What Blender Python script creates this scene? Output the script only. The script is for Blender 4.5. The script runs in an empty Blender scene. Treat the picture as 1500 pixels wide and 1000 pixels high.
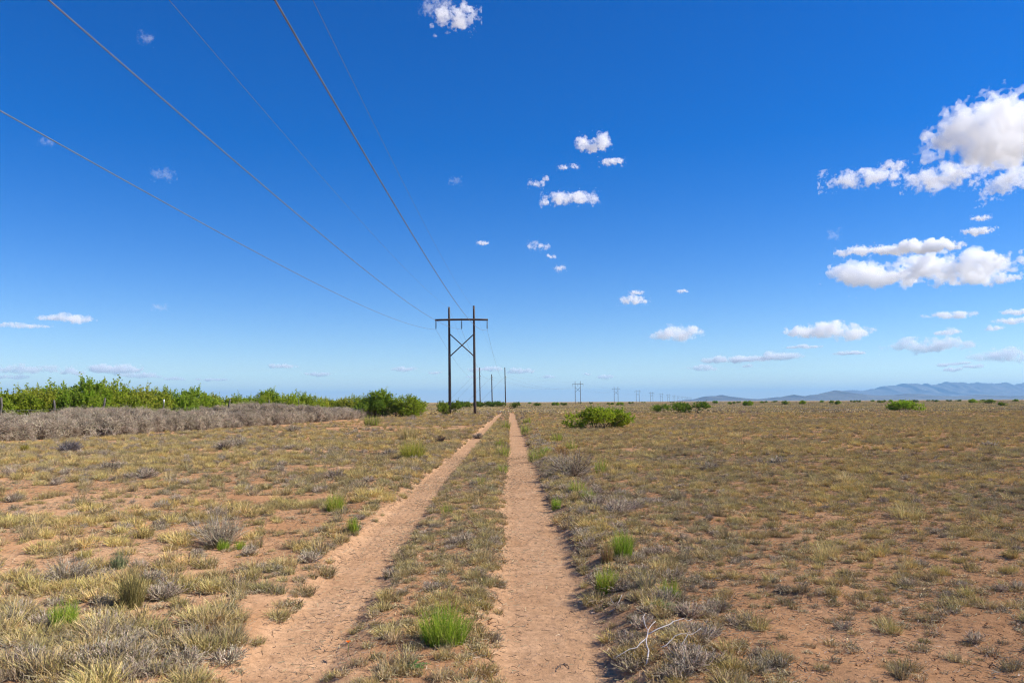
import bpy, math, random
import numpy as np
from mathutils import Matrix, Vector

R = math.radians
rng = np.random.default_rng(11)
random.seed(11)
sc = bpy.context.scene
col = sc.collection

# ------------------------------------------------------------------ camera
EYE = 1.70
FPX = 1150.0                      # focal length in pixels of a 1500 px wide frame
cam_d = bpy.data.cameras.new('camera')
cam_d.sensor_width = 36.0
cam_d.lens = 36.0 * FPX / 1500.0
cam_d.clip_start = 0.05
cam_d.clip_end = 400000.0
cam = bpy.data.objects.new('camera', cam_d)
CAM_M = Matrix.Translation((0, 0, EYE)) @ Matrix.Rotation(R(90 + 4.40), 4, 'X') @ Matrix.Rotation(R(-0.30), 4, 'Z')
cam.matrix_world = CAM_M
col.objects.link(cam)
sc.camera = cam

# ------------------------------------------------------------------ sky and sun
SUN_EL, SUN_AZ = 41.0, 90.0       # azimuth clockwise from +Y
world = bpy.data.worlds.new('World')
sc.world = world
world.use_nodes = True
wn, wl = world.node_tree.nodes, world.node_tree.links
wn.clear()
sky = wn.new('ShaderNodeTexSky')
sky.sky_type = 'NISHITA'
sky.sun_disc = False
sky.sun_elevation = R(SUN_EL)
sky.sun_rotation = R(SUN_AZ)
sky.altitude = 1300
sky.air_density = 1.0
sky.dust_density = 0.08
sky.ozone_density = 3.5
hs = wn.new('ShaderNodeHueSaturation')
hs.inputs['Hue'].default_value = 0.516
hs.inputs['Saturation'].default_value = 1.44
bg = wn.new('ShaderNodeBackground')
bg.inputs['Strength'].default_value = 0.092
wo = wn.new('ShaderNodeOutputWorld')
wl.new(sky.outputs[0], hs.inputs['Color'])
wl.new(hs.outputs[0], bg.inputs['Color'])
wl.new(bg.outputs[0], wo.inputs['Surface'])

sun_d = bpy.data.lights.new('sun', 'SUN')
sun_d.energy = 5.0
sun_d.angle = R(0.53)
sun_d.color = (1.0, 0.94, 0.84)
sun = bpy.data.objects.new('sun', sun_d)
sdir = Vector((math.sin(R(SUN_AZ)) * math.cos(R(SUN_EL)), math.cos(R(SUN_AZ)) * math.cos(R(SUN_EL)), math.sin(R(SUN_EL))))
sun.rotation_euler = sdir.to_track_quat('Z', 'Y').to_euler()
sun.location = (30, 10, 60)
col.objects.link(sun)

vs = sc.view_settings
vs.view_transform = 'Standard'
vs.look = 'None'
vs.exposure = 0.70
vs.gamma = 1.0
vs.use_curve_mapping = False
cy = sc.cycles
cy.max_bounces = 14
cy.diffuse_bounces = 3
cy.glossy_bounces = 2
cy.transmission_bounces = 4
cy.volume_bounces = 12
cy.transparent_max_bounces = 64
cy.use_denoising = True
cy.denoising_prefilter = 'FAST'
cy.filter_width = 1.2
cy.sample_clamp_indirect = 8.0

# ------------------------------------------------------------------ pixel helpers (photo pixels -> world points on real surfaces)
def ray(px, py):
    d = Vector(((px - 750.0) / FPX, -(py - 500.0) / FPX, -1.0))
    return (CAM_M.to_3x3() @ d)

def on_ground(px, py, z=0.0):
    d = ray(px, py)
    t = (z - EYE) / d.z
    return Vector((d.x * t, d.y * t, z))

def on_depth(px, py, Y):
    d = ray(px, py)
    t = Y / d.y
    return Vector((d.x * t, Y, EYE + d.z * t))

# ------------------------------------------------------------------ numpy noise
def _hash(ix, iy, seed):
    h = (ix.astype(np.int64) * 374761393 + iy.astype(np.int64) * 668265263 + seed * 974634777) & 0x7fffffff
    h = ((h ^ (h >> 13)) * 1274126177) & 0x7fffffff
    h = h ^ (h >> 16)
    return (h & 0xffff) / 65535.0

def vnoise(x, y, seed=0):
    x = np.asarray(x, float); y = np.asarray(y, float)
    ix = np.floor(x); iy = np.floor(y)
    fx = x - ix; fy = y - iy
    fx = fx * fx * (3 - 2 * fx); fy = fy * fy * (3 - 2 * fy)
    a = _hash(ix, iy, seed); b = _hash(ix + 1, iy, seed)
    c = _hash(ix, iy + 1, seed); d = _hash(ix + 1, iy + 1, seed)
    return (a * (1 - fx) + b * fx) * (1 - fy) + (c * (1 - fx) + d * fx) * fy

def fbm(x, y, octv=4, seed=0):
    s = 0; amp = 0.5; tot = 0
    for k in range(octv):
        s = s + amp * vnoise(np.asarray(x) * 2 ** k, np.asarray(y) * 2 ** k, seed + k * 17)
        tot += amp; amp *= 0.5
    return s / tot

def smooth(a, b, x):
    t = np.clip((np.asarray(x, float) - a) / (b - a), 0, 1)
    return t * t * (3 - 2 * t)

# ------------------------------------------------------------------ terrain
RUT_Y = np.array([-60, 0, 4.75, 6.3, 9.2, 17.5, 31, 61, 110, 300, 900], float)
RUT_L = np.array([-1.2, -1.38, -1.47, -1.53, -1.62, -1.74, -1.70, -1.72, -1.75, -2.3, -5.0], float)
RUT_R = np.array([0.3, 0.3, 0.29, 0.28, 0.27, 0.26, 0.20, 0.10, 0.02, -0.6, -3.3], float)
HW_L, HW_R = 0.31, 0.41

def rut_l(y): return np.interp(y, RUT_Y, RUT_L) + 0.05 * (vnoise(np.asarray(y) * 0.22, 0 * np.asarray(y), 5) - 0.5)
def rut_r(y): return np.interp(y, RUT_Y, RUT_R) + 0.05 * (vnoise(np.asarray(y) * 0.22, 0 * np.asarray(y) + 9, 6) - 0.5)

def G(x, y):
    x = np.asarray(x, float); y = np.asarray(y, float)
    z = 0.10 * (fbm(x / 9.0, y / 9.0, 3, 3) - 0.5) + 0.30 * (fbm(x / 70.0, y / 70.0, 2, 8) - 0.5) * smooth(30, 120, np.hypot(x, y))
    z = z * (1 - smooth(1500, 4000, np.hypot(x, y)))
    near = 1 - smooth(250, 330, y)
    onroad = (1 - smooth(2.4, 4.0, np.abs(x + 0.7))) * near
    z = z * (1 - 0.7 * onroad)
    for c, hw, dep in ((rut_l(y), HW_L, 0.085), (rut_r(y), HW_R, 0.10)):
        d = np.abs(x - c)
        w = 1 - smooth(hw * 0.65, hw * 1.55, d)
        z = z - dep * w * near
    # spoil bank on the outer side of the right rut and a smaller one on the left
    z = z + 0.07 * np.exp(-((x - rut_r(y) - 0.85) / 0.28) ** 2) * near * (0.5 + fbm(x * 0.7, y * 0.7, 2, 44))
    z = z + 0.03 * np.exp(-((x - rut_l(y) + 0.75) / 0.25) ** 2) * near
    # hummocks where plants have caught the sand
    amp = 0.05 * smooth(0.5, 0.75, fbm(x / 0.9, y / 0.9, 2, 21)) * (1 - smooth(40, 80, np.hypot(x, y)))
    z = z + amp * (1 - onroad * (1 - smooth(0.5, 1.2, np.abs(x + 0.7) - 1.3)))
    return z

def gz(x, y): return float(G(np.array([x]), np.array([y]))[0])

# ------------------------------------------------------------------ mesh building
def mesh_np(name, V, Fq=None, Ft=None, cols=None, smooth_shade=False, mat=None):
    V = np.asarray(V, np.float32).reshape(-1, 3)
    me = bpy.data.meshes.new(name)
    nq = 0 if Fq is None else len(Fq); nt = 0 if Ft is None else len(Ft)
    loops = []
    if nq: loops.append(np.asarray(Fq, np.int32).reshape(-1))
    if nt: loops.append(np.asarray(Ft, np.int32).reshape(-1))
    L = np.concatenate(loops)
    me.vertices.add(len(V)); me.vertices.foreach_set('co', V.reshape(-1))
    me.loops.add(len(L)); me.loops.foreach_set('vertex_index', L)
    me.polygons.add(nq + nt)
    st = np.concatenate([np.arange(nq) * 4, nq * 4 + np.arange(nt) * 3]).astype(np.int32)
    me.polygons.foreach_set('loop_start', st)
    if smooth_shade: me.polygons.foreach_set('use_smooth', np.ones(nq + nt, bool))
    if cols is not None:
        a = me.color_attributes.new('col', 'FLOAT_COLOR', 'POINT')
        c4 = np.ones((len(V), 4), np.float32); c4[:, :3] = cols
        a.data.foreach_set('color', c4.reshape(-1))
    me.update(calc_edges=True)
    me.validate()
    if mat: me.materials.append(mat)
    return me

class MB:
    """collects vertices, quads, triangles and vertex colours"""
    def __init__(s): s.V = []; s.Q = []; s.T = []; s.C = []; s.n = 0
    def add(s, V, Q=None, T=None, C=None):
        V = np.asarray(V, float).reshape(-1, 3)
        if Q is not None and len(Q): s.Q.append(np.asarray(Q, np.int64).reshape(-1, 4) + s.n)
        if T is not None and len(T): s.T.append(np.asarray(T, np.int64).reshape(-1, 3) + s.n)
        C = np.array([0.5, 0.5, 0.5]) if C is None else np.asarray(C, float)
        s.C.append(np.broadcast_to(C, (len(V), 3))); s.V.append(V); s.n += len(V)
    def ribbons(s, P, W, side, C):
        # P (N,S,3), W (N,S), side (N,3), C (N,3) or (N,S,3)
        N, S, _ = P.shape
        A = P - side[:, None, :] * W[:, :, None] * .5; B = P + side[:, None, :] * W[:, :, None] * .5
        V = np.stack([A, B], 2).reshape(-1, 3)
        base = (np.arange(N) * S * 2)[:, None] + (np.arange(S - 1) * 2)[None, :]
        Q = np.stack([base, base + 1, base + 3, base + 2], -1).reshape(-1, 4)
        if C.ndim == 2: C = np.repeat(C[:, None, :], S, 1)
        s.add(V, Q, None, np.repeat(C[:, :, None, :], 2, 2).reshape(-1, 3))
    def tubes(s, P, Rr, C, k=3):
        # P (N,S,3), Rr (N,S); k sided
        N, S, _ = P.shape
        T = np.gradient(P, axis=1); T /= np.linalg.norm(T, axis=2, keepdims=True) + 1e-9
        ref = np.where(np.abs(T[..., 2:3]) > .9, np.array([1., 0, 0]), np.array([0, 0, 1.]))
        U = np.cross(T, ref); U /= np.linalg.norm(U, axis=2, keepdims=True) + 1e-9
        Wv = np.cross(T, U)
        ang = np.arange(k) * 2 * math.pi / k
        V = P[:, :, None, :] + Rr[:, :, None, None] * (np.cos(ang)[None, None, :, None] * U[:, :, None, :] + np.sin(ang)[None, None, :, None] * Wv[:, :, None, :])
        idx = np.arange(N * S * k).reshape(N, S, k)
        a = idx[:, :-1, :]; b = np.roll(a, -1, 2); c = idx[:, 1:, :]; d = np.roll(c, -1, 2)
        Q = np.stack([a, c, d, b], -1).reshape(-1, 4)
        C = np.asarray(C, float)
        if C.ndim == 1: C = np.broadcast_to(C, (N, 3))
        s.add(V.reshape(-1, 3), Q, None, np.repeat(np.repeat(C[:, None, :], S, 1)[:, :, None, :], k, 2).reshape(-1, 3))
    def tube(s, pts, r, C=(.5, .5, .5), k=8, caps=True):
        P = np.asarray([list(p) for p in pts], float)[None]
        rr = np.broadcast_to(np.asarray(r, float), (len(pts),))[None]
        n0 = s.n
        s.tubes(P, rr, np.asarray(C, float), k)
        if caps:
            S = len(pts)
            for ring, flip in ((0, True), (S - 1, False)):
                ids = [n0 + ring * k + j for j in range(k)]
                if flip: ids = ids[::-1]
                T = [[ids[0], ids[j], ids[j + 1]] for j in range(1, k - 1)]
                s.T.append(np.asarray(T, np.int64)[:, ::-1])
    def box(s, c, ax, ay, az, C=(.5, .5, .5)):
        c = np.asarray(c, float); ax = np.asarray(ax, float); ay = np.asarray(ay, float); az = np.asarray(az, float)
        V = [c + sx * ax + sy * ay + sz * az for sz in (-1, 1) for sy in (-1, 1) for sx in (-1, 1)]
        Q = [[0, 2, 3, 1], [4, 5, 7, 6], [0, 1, 5, 4], [2, 6, 7, 3], [0, 4, 6, 2], [1, 3, 7, 5]]
        s.add(V, Q, None, C)
    def mesh(s, name, mat=None, smooth_shade=False):
        return mesh_np(name, np.concatenate(s.V), np.concatenate(s.Q) if s.Q else None, np.concatenate(s.T) if s.T else None,
                       np.concatenate(s.C), smooth_shade, mat)

def link(name, me, parent=None, loc=None, rz=0.0, scl=1.0):
    o = bpy.data.objects.new(name, me)
    col.objects.link(o)
    if parent: o.parent = parent
    if loc is not None: o.location = loc
    if rz: o.rotation_euler = (0, 0, rz)
    if scl != 1.0: o.scale = (scl, scl, scl) if np.isscalar(scl) else scl
    return o

def tag(o, label=None, cat=None, group=None, kind=None):
    if label: o['label'] = label
    if cat: o['category'] = cat
    if group: o['group'] = group
    if kind: o['kind'] = kind
    return o

# ------------------------------------------------------------------ materials
def new_mat(name):
    m = bpy.data.materials.new(name); m.use_nodes = True
    n, l = m.node_tree.nodes, m.node_tree.links
    n.clear()
    out = n.new('ShaderNodeOutputMaterial')
    return m, n, l, out

def plant_mat(name, transl=0.25, hue=0.02, val=0.35, rough=0.75, gain=1.0, patch=False):
    m, n, l, out = new_mat(name)
    at = n.new('ShaderNodeAttribute'); at.attribute_name = 'col'
    oi = n.new('ShaderNodeObjectInfo')
    mr = n.new('ShaderNodeMapRange'); mr.inputs['To Min'].default_value = gain * (1 - val * .5); mr.inputs['To Max'].default_value = gain * (1 + val * .5)
    l.new(oi.outputs['Random'], mr.inputs['Value'])
    mh = n.new('ShaderNodeMath'); mh.operation = 'MULTIPLY_ADD'
    mh.inputs[1].default_value = 7.13; mh.inputs[2].default_value = 0.31
    l.new(oi.outputs['Random'], mh.inputs[0])
    fr = n.new('ShaderNodeMath'); fr.operation = 'FRACT'; l.new(mh.outputs[0], fr.inputs[0])
    mr2 = n.new('ShaderNodeMapRange'); mr2.inputs['To Min'].default_value = .5 - hue; mr2.inputs['To Max'].default_value = .5 + hue
    l.new(fr.outputs[0], mr2.inputs['Value'])
    hv = n.new('ShaderNodeHueSaturation')
    l.new(at.outputs['Color'], hv.inputs['Color']); l.new(mr.outputs[0], hv.inputs['Value']); l.new(mr2.outputs[0], hv.inputs['Hue'])
    colour = hv.outputs[0]
    if patch:          # yellower and greyer stands of grass
        g = n.new('ShaderNodeNewGeometry'); tx = n.new('ShaderNodeTexNoise'); tx.inputs['Scale'].default_value = .28; tx.inputs['Detail'].default_value = 3
        l.new(g.outputs['Position'], tx.inputs['Vector'])
        rp = n.new('ShaderNodeValToRGB'); e = rp.color_ramp.elements
        e[0].position, e[0].color = .36, (.86, .86, .92, 1); e[1].position, e[1].color = .64, (1.12, 1.05, .86, 1)
        l.new(tx.outputs['Fac'], rp.inputs[0])
        mm = n.new('ShaderNodeMix'); mm.data_type = 'RGBA'; mm.blend_type = 'MULTIPLY'; mm.inputs[0].default_value = 1
        l.new(colour, mm.inputs[6]); l.new(rp.outputs[0], mm.inputs[7]); colour = mm.outputs[2]
    d = n.new('ShaderNodeBsdfDiffuse'); d.inputs['Roughness'].default_value = 0.4
    t = n.new('ShaderNodeBsdfTranslucent')
    mx = n.new('ShaderNodeMixShader'); mx.inputs[0].default_value = transl
    l.new(colour, d.inputs['Color']); l.new(colour, t.inputs['Color'])
    l.new(d.outputs[0], mx.inputs[1]); l.new(t.outputs[0], mx.inputs[2])
    l.new(mx.outputs[0], out.inputs['Surface'])
    return m

M_GRASS = plant_mat('dry_grass', 0.12, 0.012, 0.5, patch=True)
M_TWIG = plant_mat('dead_twigs', 0.0, 0.008, 0.4)
M_GREEN = plant_mat('green_stems', 0.35, 0.012, 0.25)
M_LEAF = plant_mat('mesquite_leaf', 0.5, 0.014, 0.22)
M_BARK = plant_mat('bark', 0.0, 0.01, 0.2)

def soil_mat(name):
    m, n, l, out = new_mat(name)
    g = n.new('ShaderNodeNewGeometry')
    def noise(scale, detail=4, rough=.6, vec=None):
        t = n.new('ShaderNodeTexNoise'); t.inputs['Scale'].default_value = scale; t.inputs['Detail'].default_value = detail
        t.inputs['Roughness'].default_value = rough
        l.new(vec or g.outputs['Position'], t.inputs['Vector']); return t
    def ramp(src, pts):
        r = n.new('ShaderNodeValToRGB'); el = r.color_ramp.elements
        el[0].position, el[0].color = pts[0][0], (*pts[0][1], 1)
        el[1].position, el[1].color = pts[-1][0], (*pts[-1][1], 1)
        for p, c in pts[1:-1]:
            e = el.new(p); e.color = (*c, 1)
        l.new(src, r.inputs[0]); return r
    def mix(f, a, b):
        x = n.new('ShaderNodeMix'); x.data_type = 'RGBA'
        if hasattr(f, 'links'): l.new(f, x.inputs[0])
        else: x.inputs[0].default_value = f
        l.new(a, x.inputs[6]); l.new(b, x.inputs[7]); return x.outputs[2]
    # field soil: reddish brown, patchy; wheel sand: paler pinkish tan
    n1 = noise(0.55, 5); n2 = noise(14.0, 4, .7); n3 = noise(95.0, 3, .7)
    field = ramp(n1.outputs['Fac'], [(.3, (.35, .185, .09)), (.55, (.44, .245, .125)), (.75, (.53, .315, .175))])
    sand = ramp(noise(1.6, 5, .65).outputs['Fac'], [(.3, (.43, .25, .135)), (.7, (.55, .345, .20))])
    at = n.new('ShaderNodeAttribute'); at.attribute_name = 'sand'
    base = mix(at.outputs['Fac'], field.outputs[0], sand.outputs[0])
    # grains and small dark bits of plant waste
    gr = ramp(n2.outputs['Fac'], [(.3, (.74, .72, .70)), (.62, (1.08, 1.08, 1.08))])
    mu = n.new('ShaderNodeMix'); mu.data_type = 'RGBA'; mu.blend_type = 'MULTIPLY'; mu.inputs[0].default_value = 1
    l.new(base, mu.inputs[6]); l.new(gr.outputs[0], mu.inputs[7])
    gr2 = ramp(n3.outputs['Fac'], [(.33, (.55, .5, .48)), (.45, (1, 1, 1))])
    mu2 = n.new('ShaderNodeMix'); mu2.data_type = 'RGBA'; mu2.blend_type = 'MULTIPLY'; mu2.inputs[0].default_value = .8
    l.new(mu.outputs[2], mu2.inputs[6]); l.new(gr2.outputs[0], mu2.inputs[7])
    # withered ground cover of the open range, in broad patches
    mp = n.new('ShaderNodeMapping'); mp.inputs['Scale'].default_value = (.012, .02, .02); l.new(g.outputs['Position'], mp.inputs['Vector'])
    cv = noise(1.0, 6, .6, mp.outputs[0])
    cover = ramp(cv.outputs['Fac'], [(.32, (.34, .245, .145)), (.46, (.42, .325, .155)), (.56, (.37, .265, .165)), (.7, (.46, .365, .175))])
    a2 = n.new('ShaderNodeAttribute'); a2.attribute_name = 'cover'
    allc = mix(a2.outputs['Fac'], mu2.outputs[2], cover.outputs[0])
    b = n.new('ShaderNodeBsdfDiffuse'); b.inputs['Roughness'].default_value = .6
    l.new(allc, b.inputs['Color'])
    bp = n.new('ShaderNodeBump'); bp.inputs['Strength'].default_value = .55; bp.inputs['Distance'].default_value = .03
    bp2 = n.new('ShaderNodeBump'); bp2.inputs['Strength'].default_value = .6; bp2.inputs['Distance'].default_value = .012
    l.new(n2.outputs['Fac'], bp.inputs['Height']); l.new(n3.outputs['Fac'], bp2.inputs['Height'])
    l.new(bp.outputs[0], bp2.inputs['Normal']); l.new(bp2.outputs[0], b.inputs['Normal'])
    l.new(b.outputs[0], out.inputs['Surface'])
    return m
M_SOIL = soil_mat('soil')

def noisy_mat(name, c1, c2, scale, rough=.8, stretch=(1, 1, 1), bump=.3, metallic=0.0):
    m, n, l, out = new_mat(name)
    tc = n.new('ShaderNodeTexCoord'); mp = n.new('ShaderNodeMapping'); mp.inputs['Scale'].default_value = stretch
    l.new(tc.outputs['Object'], mp.inputs['Vector'])
    t = n.new('ShaderNodeTexNoise'); t.inputs['Scale'].default_value = scale; t.inputs['Detail'].default_value = 5
    l.new(mp.outputs[0], t.inputs['Vector'])
    r = n.new('ShaderNodeValToRGB'); r.color_ramp.elements[0].position = .35; r.color_ramp.elements[1].position = .65
    r.color_ramp.elements[0].color = (*c1, 1); r.color_ramp.elements[1].color = (*c2, 1)
    l.new(t.outputs['Fac'], r.inputs[0])
    p = n.new('ShaderNodeBsdfPrincipled'); p.inputs['Roughness'].default_value = rough; p.inputs['Metallic'].default_value = metallic
    l.new(r.outputs[0], p.inputs['Base Color'])
    b = n.new('ShaderNodeBump'); b.inputs['Strength'].default_value = bump; b.inputs['Distance'].default_value = .01
    l.new(t.outputs['Fac'], b.inputs['Height']); l.new(b.outputs[0], p.inputs['Normal'])
    l.new(p.outputs[0], out.inputs['Surface'])
    return m
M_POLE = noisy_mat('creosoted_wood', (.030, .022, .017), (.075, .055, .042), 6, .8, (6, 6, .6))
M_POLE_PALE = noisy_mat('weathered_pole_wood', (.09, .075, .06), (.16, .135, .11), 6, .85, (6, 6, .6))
M_PORC = noisy_mat('insulator_glaze', (.035, .03, .03), (.06, .05, .05), 5, .3)
M_WIRE = noisy_mat('dull_aluminium_wire', (.13, .13, .14), (.18, .18, .19), 3, .6, bump=0, metallic=.2)
M_STEEL = noisy_mat('guy_steel', (.2, .2, .2), (.28, .28, .28), 3, .5, bump=0, metallic=.6)
M_POST = noisy_mat('grey_fence_wood', (.05, .042, .036), (.14, .12, .105), 9, .9, (5, 5, .8))
M_TPOST = noisy_mat('painted_tpost', (.6, .6, .58), (.75, .75, .72), 4, .6)
M_ROCK = noisy_mat('mountain_rock', (.05, .05, .04), (.11, .095, .075), .004, .95, bump=0)

# ------------------------------------------------------------------ ground sheet
def axis_growth(start, step, g, end):
    out = [start]; s = step
    while out[-1] < end:
        s *= g; out.append(out[-1] + s)
    return out
xr = list(np.arange(0, 2.6, .06)); xp = axis_growth(xr[-1], .06, 1.075, 30000)
xs_pos = np.array(xr + xp[1:])
xs = np.concatenate([-xs_pos[:0:-1] - 0.7, xs_pos - 0.7])
yr = list(np.arange(2.8, 13, .08)); yp = axis_growth(yr[-1], .08, 1.03, 30000)
ys = np.concatenate([[-30000, -9000, -2500, -700, -200, -60, -25, -10, -4, -1, 0.6, 1.6, 2.3], yr, yp[1:]])
XX, YY = np.meshgrid(xs, ys)
ZZ = G(XX, YY)
V = np.stack([XX, YY, ZZ], -1).reshape(-1, 3)
ny, nx = XX.shape
ii = np.arange(ny * nx).reshape(ny, nx)
Q = np.stack([ii[:-1, :-1], ii[:-1, 1:], ii[1:, 1:], ii[1:, :-1]], -1).reshape(-1, 4)
me = mesh_np('ground', V, Q, None, None, True, M_SOIL)
def soil_attrs(me, X, Y):
    X = X.reshape(-1); Y = Y.reshape(-1)
    dl = np.abs(X - rut_l(Y)) / HW_L; dr = np.abs(X - rut_r(Y)) / HW_R
    e = 0.5 * (fbm(X * 2.2, Y * 2.2, 3, 71) - .5)
    s = np.maximum(1 - smooth(1.0, 2.0, dl + e), 1 - smooth(1.0, 1.7, dr + e)) * (1 - smooth(260, 330, Y))
    s = np.maximum(s, .8 * smooth(.56, .72, fbm(X / 3.5, Y / 3.5, 3, 12)) * (X < -2))
    a = me.attributes.new('sand', 'FLOAT', 'POINT'); a.data.foreach_set('value', s.astype(np.float32))
    r = np.hypot(X, Y)
    c = smooth(60, 260, r) * .85 * (1 - s)
    a = me.attributes.new('cover', 'FLOAT', 'POINT'); a.data.foreach_set('value', c.astype(np.float32))
soil_attrs(me, XX, YY)
tag(link('ground', me), kind='structure')

# wheel tracks: ragged sheets of bare sand lying in the two ruts
def wheel_track(name, cf, hw, seed):
    ty = np.concatenate([np.arange(-8, 3, .5), np.arange(3, 14, .045), np.array(axis_growth(14, .05, 1.022, 300))])
    n = 19
    u = np.linspace(-1, 1, n)
    c = cf(ty)
    el = hw * (.95 + .55 * (fbm(ty * 1.3, 0 * ty, 4, seed) - .5) + .25 * (vnoise(ty * 9, 0 * ty, seed + 3) - .5))
    er = hw * (.95 + .55 * (fbm(ty * 1.3, 0 * ty + 50, 4, seed) - .5) + .25 * (vnoise(ty * 9, 0 * ty + 7, seed + 5) - .5))
    X = c[:, None] + np.where(u < 0, u * el[:, None], u * er[:, None])
    Y = np.repeat(ty[:, None], n, 1)
    edge = 1 - np.abs(u) ** 6
    tread = .010 * (np.abs(u) < .6) * (.5 + .5 * np.sin(Y * 52 + np.sign(u) * 1.3 + X * 25)) * smooth(.35, .6, fbm(X * 1.1, Y * .35, 2, seed + 9))
    lumps = .022 * (fbm(X * 5, Y * 5, 3, seed + 21) - .3).clip(0)
    lines = .008 * (.5 + .5 * np.sin((X - c[:, None]) * 75))
    Z = G(X, Y) + .005 + (tread + lumps + lines) * edge * (1 - smooth(20, 60, Y))
    V = np.stack([X, Y, Z], -1).reshape(-1, 3)
    ii = np.arange(len(ty) * n).reshape(len(ty), n)
    Q = np.stack([ii[:-1, :-1], ii[:-1, 1:], ii[1:, 1:], ii[1:, :-1]], -1).reshape(-1, 4)
    me = mesh_np(name, V, Q, None, None, True, M_SOIL)
    soil_attrs(me, X, Y)
    return tag(link(name, me), kind='structure')
wheel_track('dirt_track', rut_l, HW_L, 100)
wheel_track('dirt_track', rut_r, HW_R, 200)

# ------------------------------------------------------------------ mountains on the horizon
def mountains(name, prof, Y, depth, seed):
    px = np.array([p[0] for p in prof], float); py = np.array([p[1] for p in prof], float)
    t = np.linspace(px[0], px[-1], 420)
    yy = np.interp(t, px, py)
    crest = np.array([list(on_depth(a, b, Y)) for a, b in zip(t, yy)])
    h = np.maximum(crest[:, 2], 0)
    h = h * (1 + .42 * (fbm(t * .13, 0 * t, 5, seed) - .5))
    m = 60
    v = np.linspace(-1, 1, m)
    X = np.repeat(crest[:, 0][None], m, 0)
    Yv = Y + v[:, None] * depth * np.ones_like(X)
    rid = np.abs(fbm(X / (depth * .22), Yv / (depth * .55), 5, seed + 4) - .5) * 2
    fall = np.clip(1 - np.abs(v)[:, None], 0, 1) ** 1.15
    Z = h[None] * fall * (1 - .75 * rid * np.minimum(1, np.abs(v)[:, None] * 3)) - 3.0 * (fall <= 0.001)
    X = X + (fbm(X / 900, Yv / 900, 2, seed + 9) - .5) * 200
    V = np.stack([X, Yv, Z], -1).reshape(-1, 3)
    n = len(t)
    ii = np.arange(m * n).reshape(m, n)
    Q = np.stack([ii[:-1, :-1], ii[:-1, 1:], ii[1:, 1:], ii[1:, :-1]], -1).reshape(-1, 4)
    return tag(link(name, mesh_np(name, V, Q, None, None, True, M_ROCK)), kind='structure')
mountains('hills', [(1012, 587.5), (1022, 585), (1034, 580.5), (1046, 579), (1060, 579), (1072, 581), (1090, 584), (1108, 586), (1118, 585), (1128, 582.5), (1137, 581), (1148, 583), (1154, 581),
    (1160, 577.5), (1165, 580), (1172, 582), (1188, 578), (1205, 575), (1213, 573), (1220, 571.5), (1230, 573.5), (1245, 577), (1270, 578.5), (1300, 579), (1325, 577), (1340, 575.5), (1352, 577.5), (1375, 580),
    (1400, 580), (1430, 578), (1465, 579), (1500, 580), (1560, 578), (1650, 581), (1760, 584.5)], 10000, 1600, 31)
mountains('mountains', [(1180, 585.5), (1215, 576), (1235, 573), (1262, 571), (1285, 569), (1305, 564.5), (1318, 562.5), (1330, 561), (1345, 563), (1358, 561.5), (1372, 561), (1386, 559), (1400, 561),
    (1420, 561.5), (1440, 560.5), (1470, 562), (1500, 562), (1560, 560), (1640, 565), (1740, 572), (1850, 582)], 16500, 2400, 57)

# ------------------------------------------------------------------ power line
T1Y = 108.0
DIRX = (on_depth(719, 590, 312).x - on_depth(677, 590, T1Y).x) / (312 - T1Y)

def insulator(parent, p, length, mat=M_PORC, direction=(0, 0, -1)):
    d = np.array(direction, float); d /= np.linalg.norm(d)
    pts, rad = [], []
    n = 7
    for k in range(n):
        a = .08 + .84 * k / n; s = .84 / n
        for f, r in ((0.0, .03), (.25, .035), (.3, .125), (.55, .11), (.62, .035)):
            pts.append(np.array(p) + d * length * (a + s * f)); rad.append(r)
    pts = [np.array(p)] + pts + [np.array(p) + d * length]; rad = [.02] + rad + [.03]
    b = MB(); b.tube(pts, rad, (.05, .045, .045), 8)
    return link('insulator_string', b.mesh('insulator_string', mat, False), parent)

def h_frame(x, y, rz, label, mat=M_POLE, half=1.715, armh=3.66, top=14.85, armz=13.0, lean=-.15, detail=True, group=None):
    o = bpy.data.objects.new('power_pole', None); col.objects.link(o)
    o.location = (x, y, gz(x, y)); o.rotation_euler = (0, 0, rz)
    k = 10 if detail else 6
    for s in (-1, 1):
        b = MB(); zs = np.linspace(-.4, top + (0.12 if s > 0 else -.05), 9)
        b.tube([(s * half + lean * z / 15, 0, z) for z in zs], [.215 - .075 * z / 15 for z in zs], k=k)
        link('pole', b.mesh('pole', mat, True), o)
    # twin timber arm either side of the poles
    sag = .06
    for dy in (-.235, .235):
        b = MB(); b.tube([(u, dy, armz + lean * 0 + sag * (1 - (u / armh) ** 2)) for u in np.linspace(-armh, armh, 7) + lean * .85], .115, k=4)
        link('crossarm', b.mesh('crossarm', mat), o)
    for s, dy in ((1, -.27), (-1, .27)):
        b = MB(); b.tube([(-s * half * .93 + lean * .65, dy, 11.0), (s * half * .93 + lean * .5, dy, 8.05)], .085, k=6)
        link('brace', b.mesh('brace', mat), o)
    for u in (-armh + .12, 0, armh - .12):
        insulator(o, (u + lean * .85, 0, armz - .06), 1.25)
    if detail:
        for s in (-1, 1):
            b = MB(); b.tube([(s * half + lean, 0, top - .25), (s * half + lean, -.3, top - .2), (s * half + lean, -.32, top - .34)], .02, k=5)
            link('ground_wire_clamp', b.mesh('ground_wire_clamp', M_STEEL), o)
    return tag(o, label, 'power pole', group)

t1x = on_depth(677.5, 590, T1Y).x
rz1 = -math.atan(DIRX)
h_frame(t1x, T1Y, rz1, 'tall dark wooden H-frame power pole with X braces beside the wheel tracks')

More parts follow.
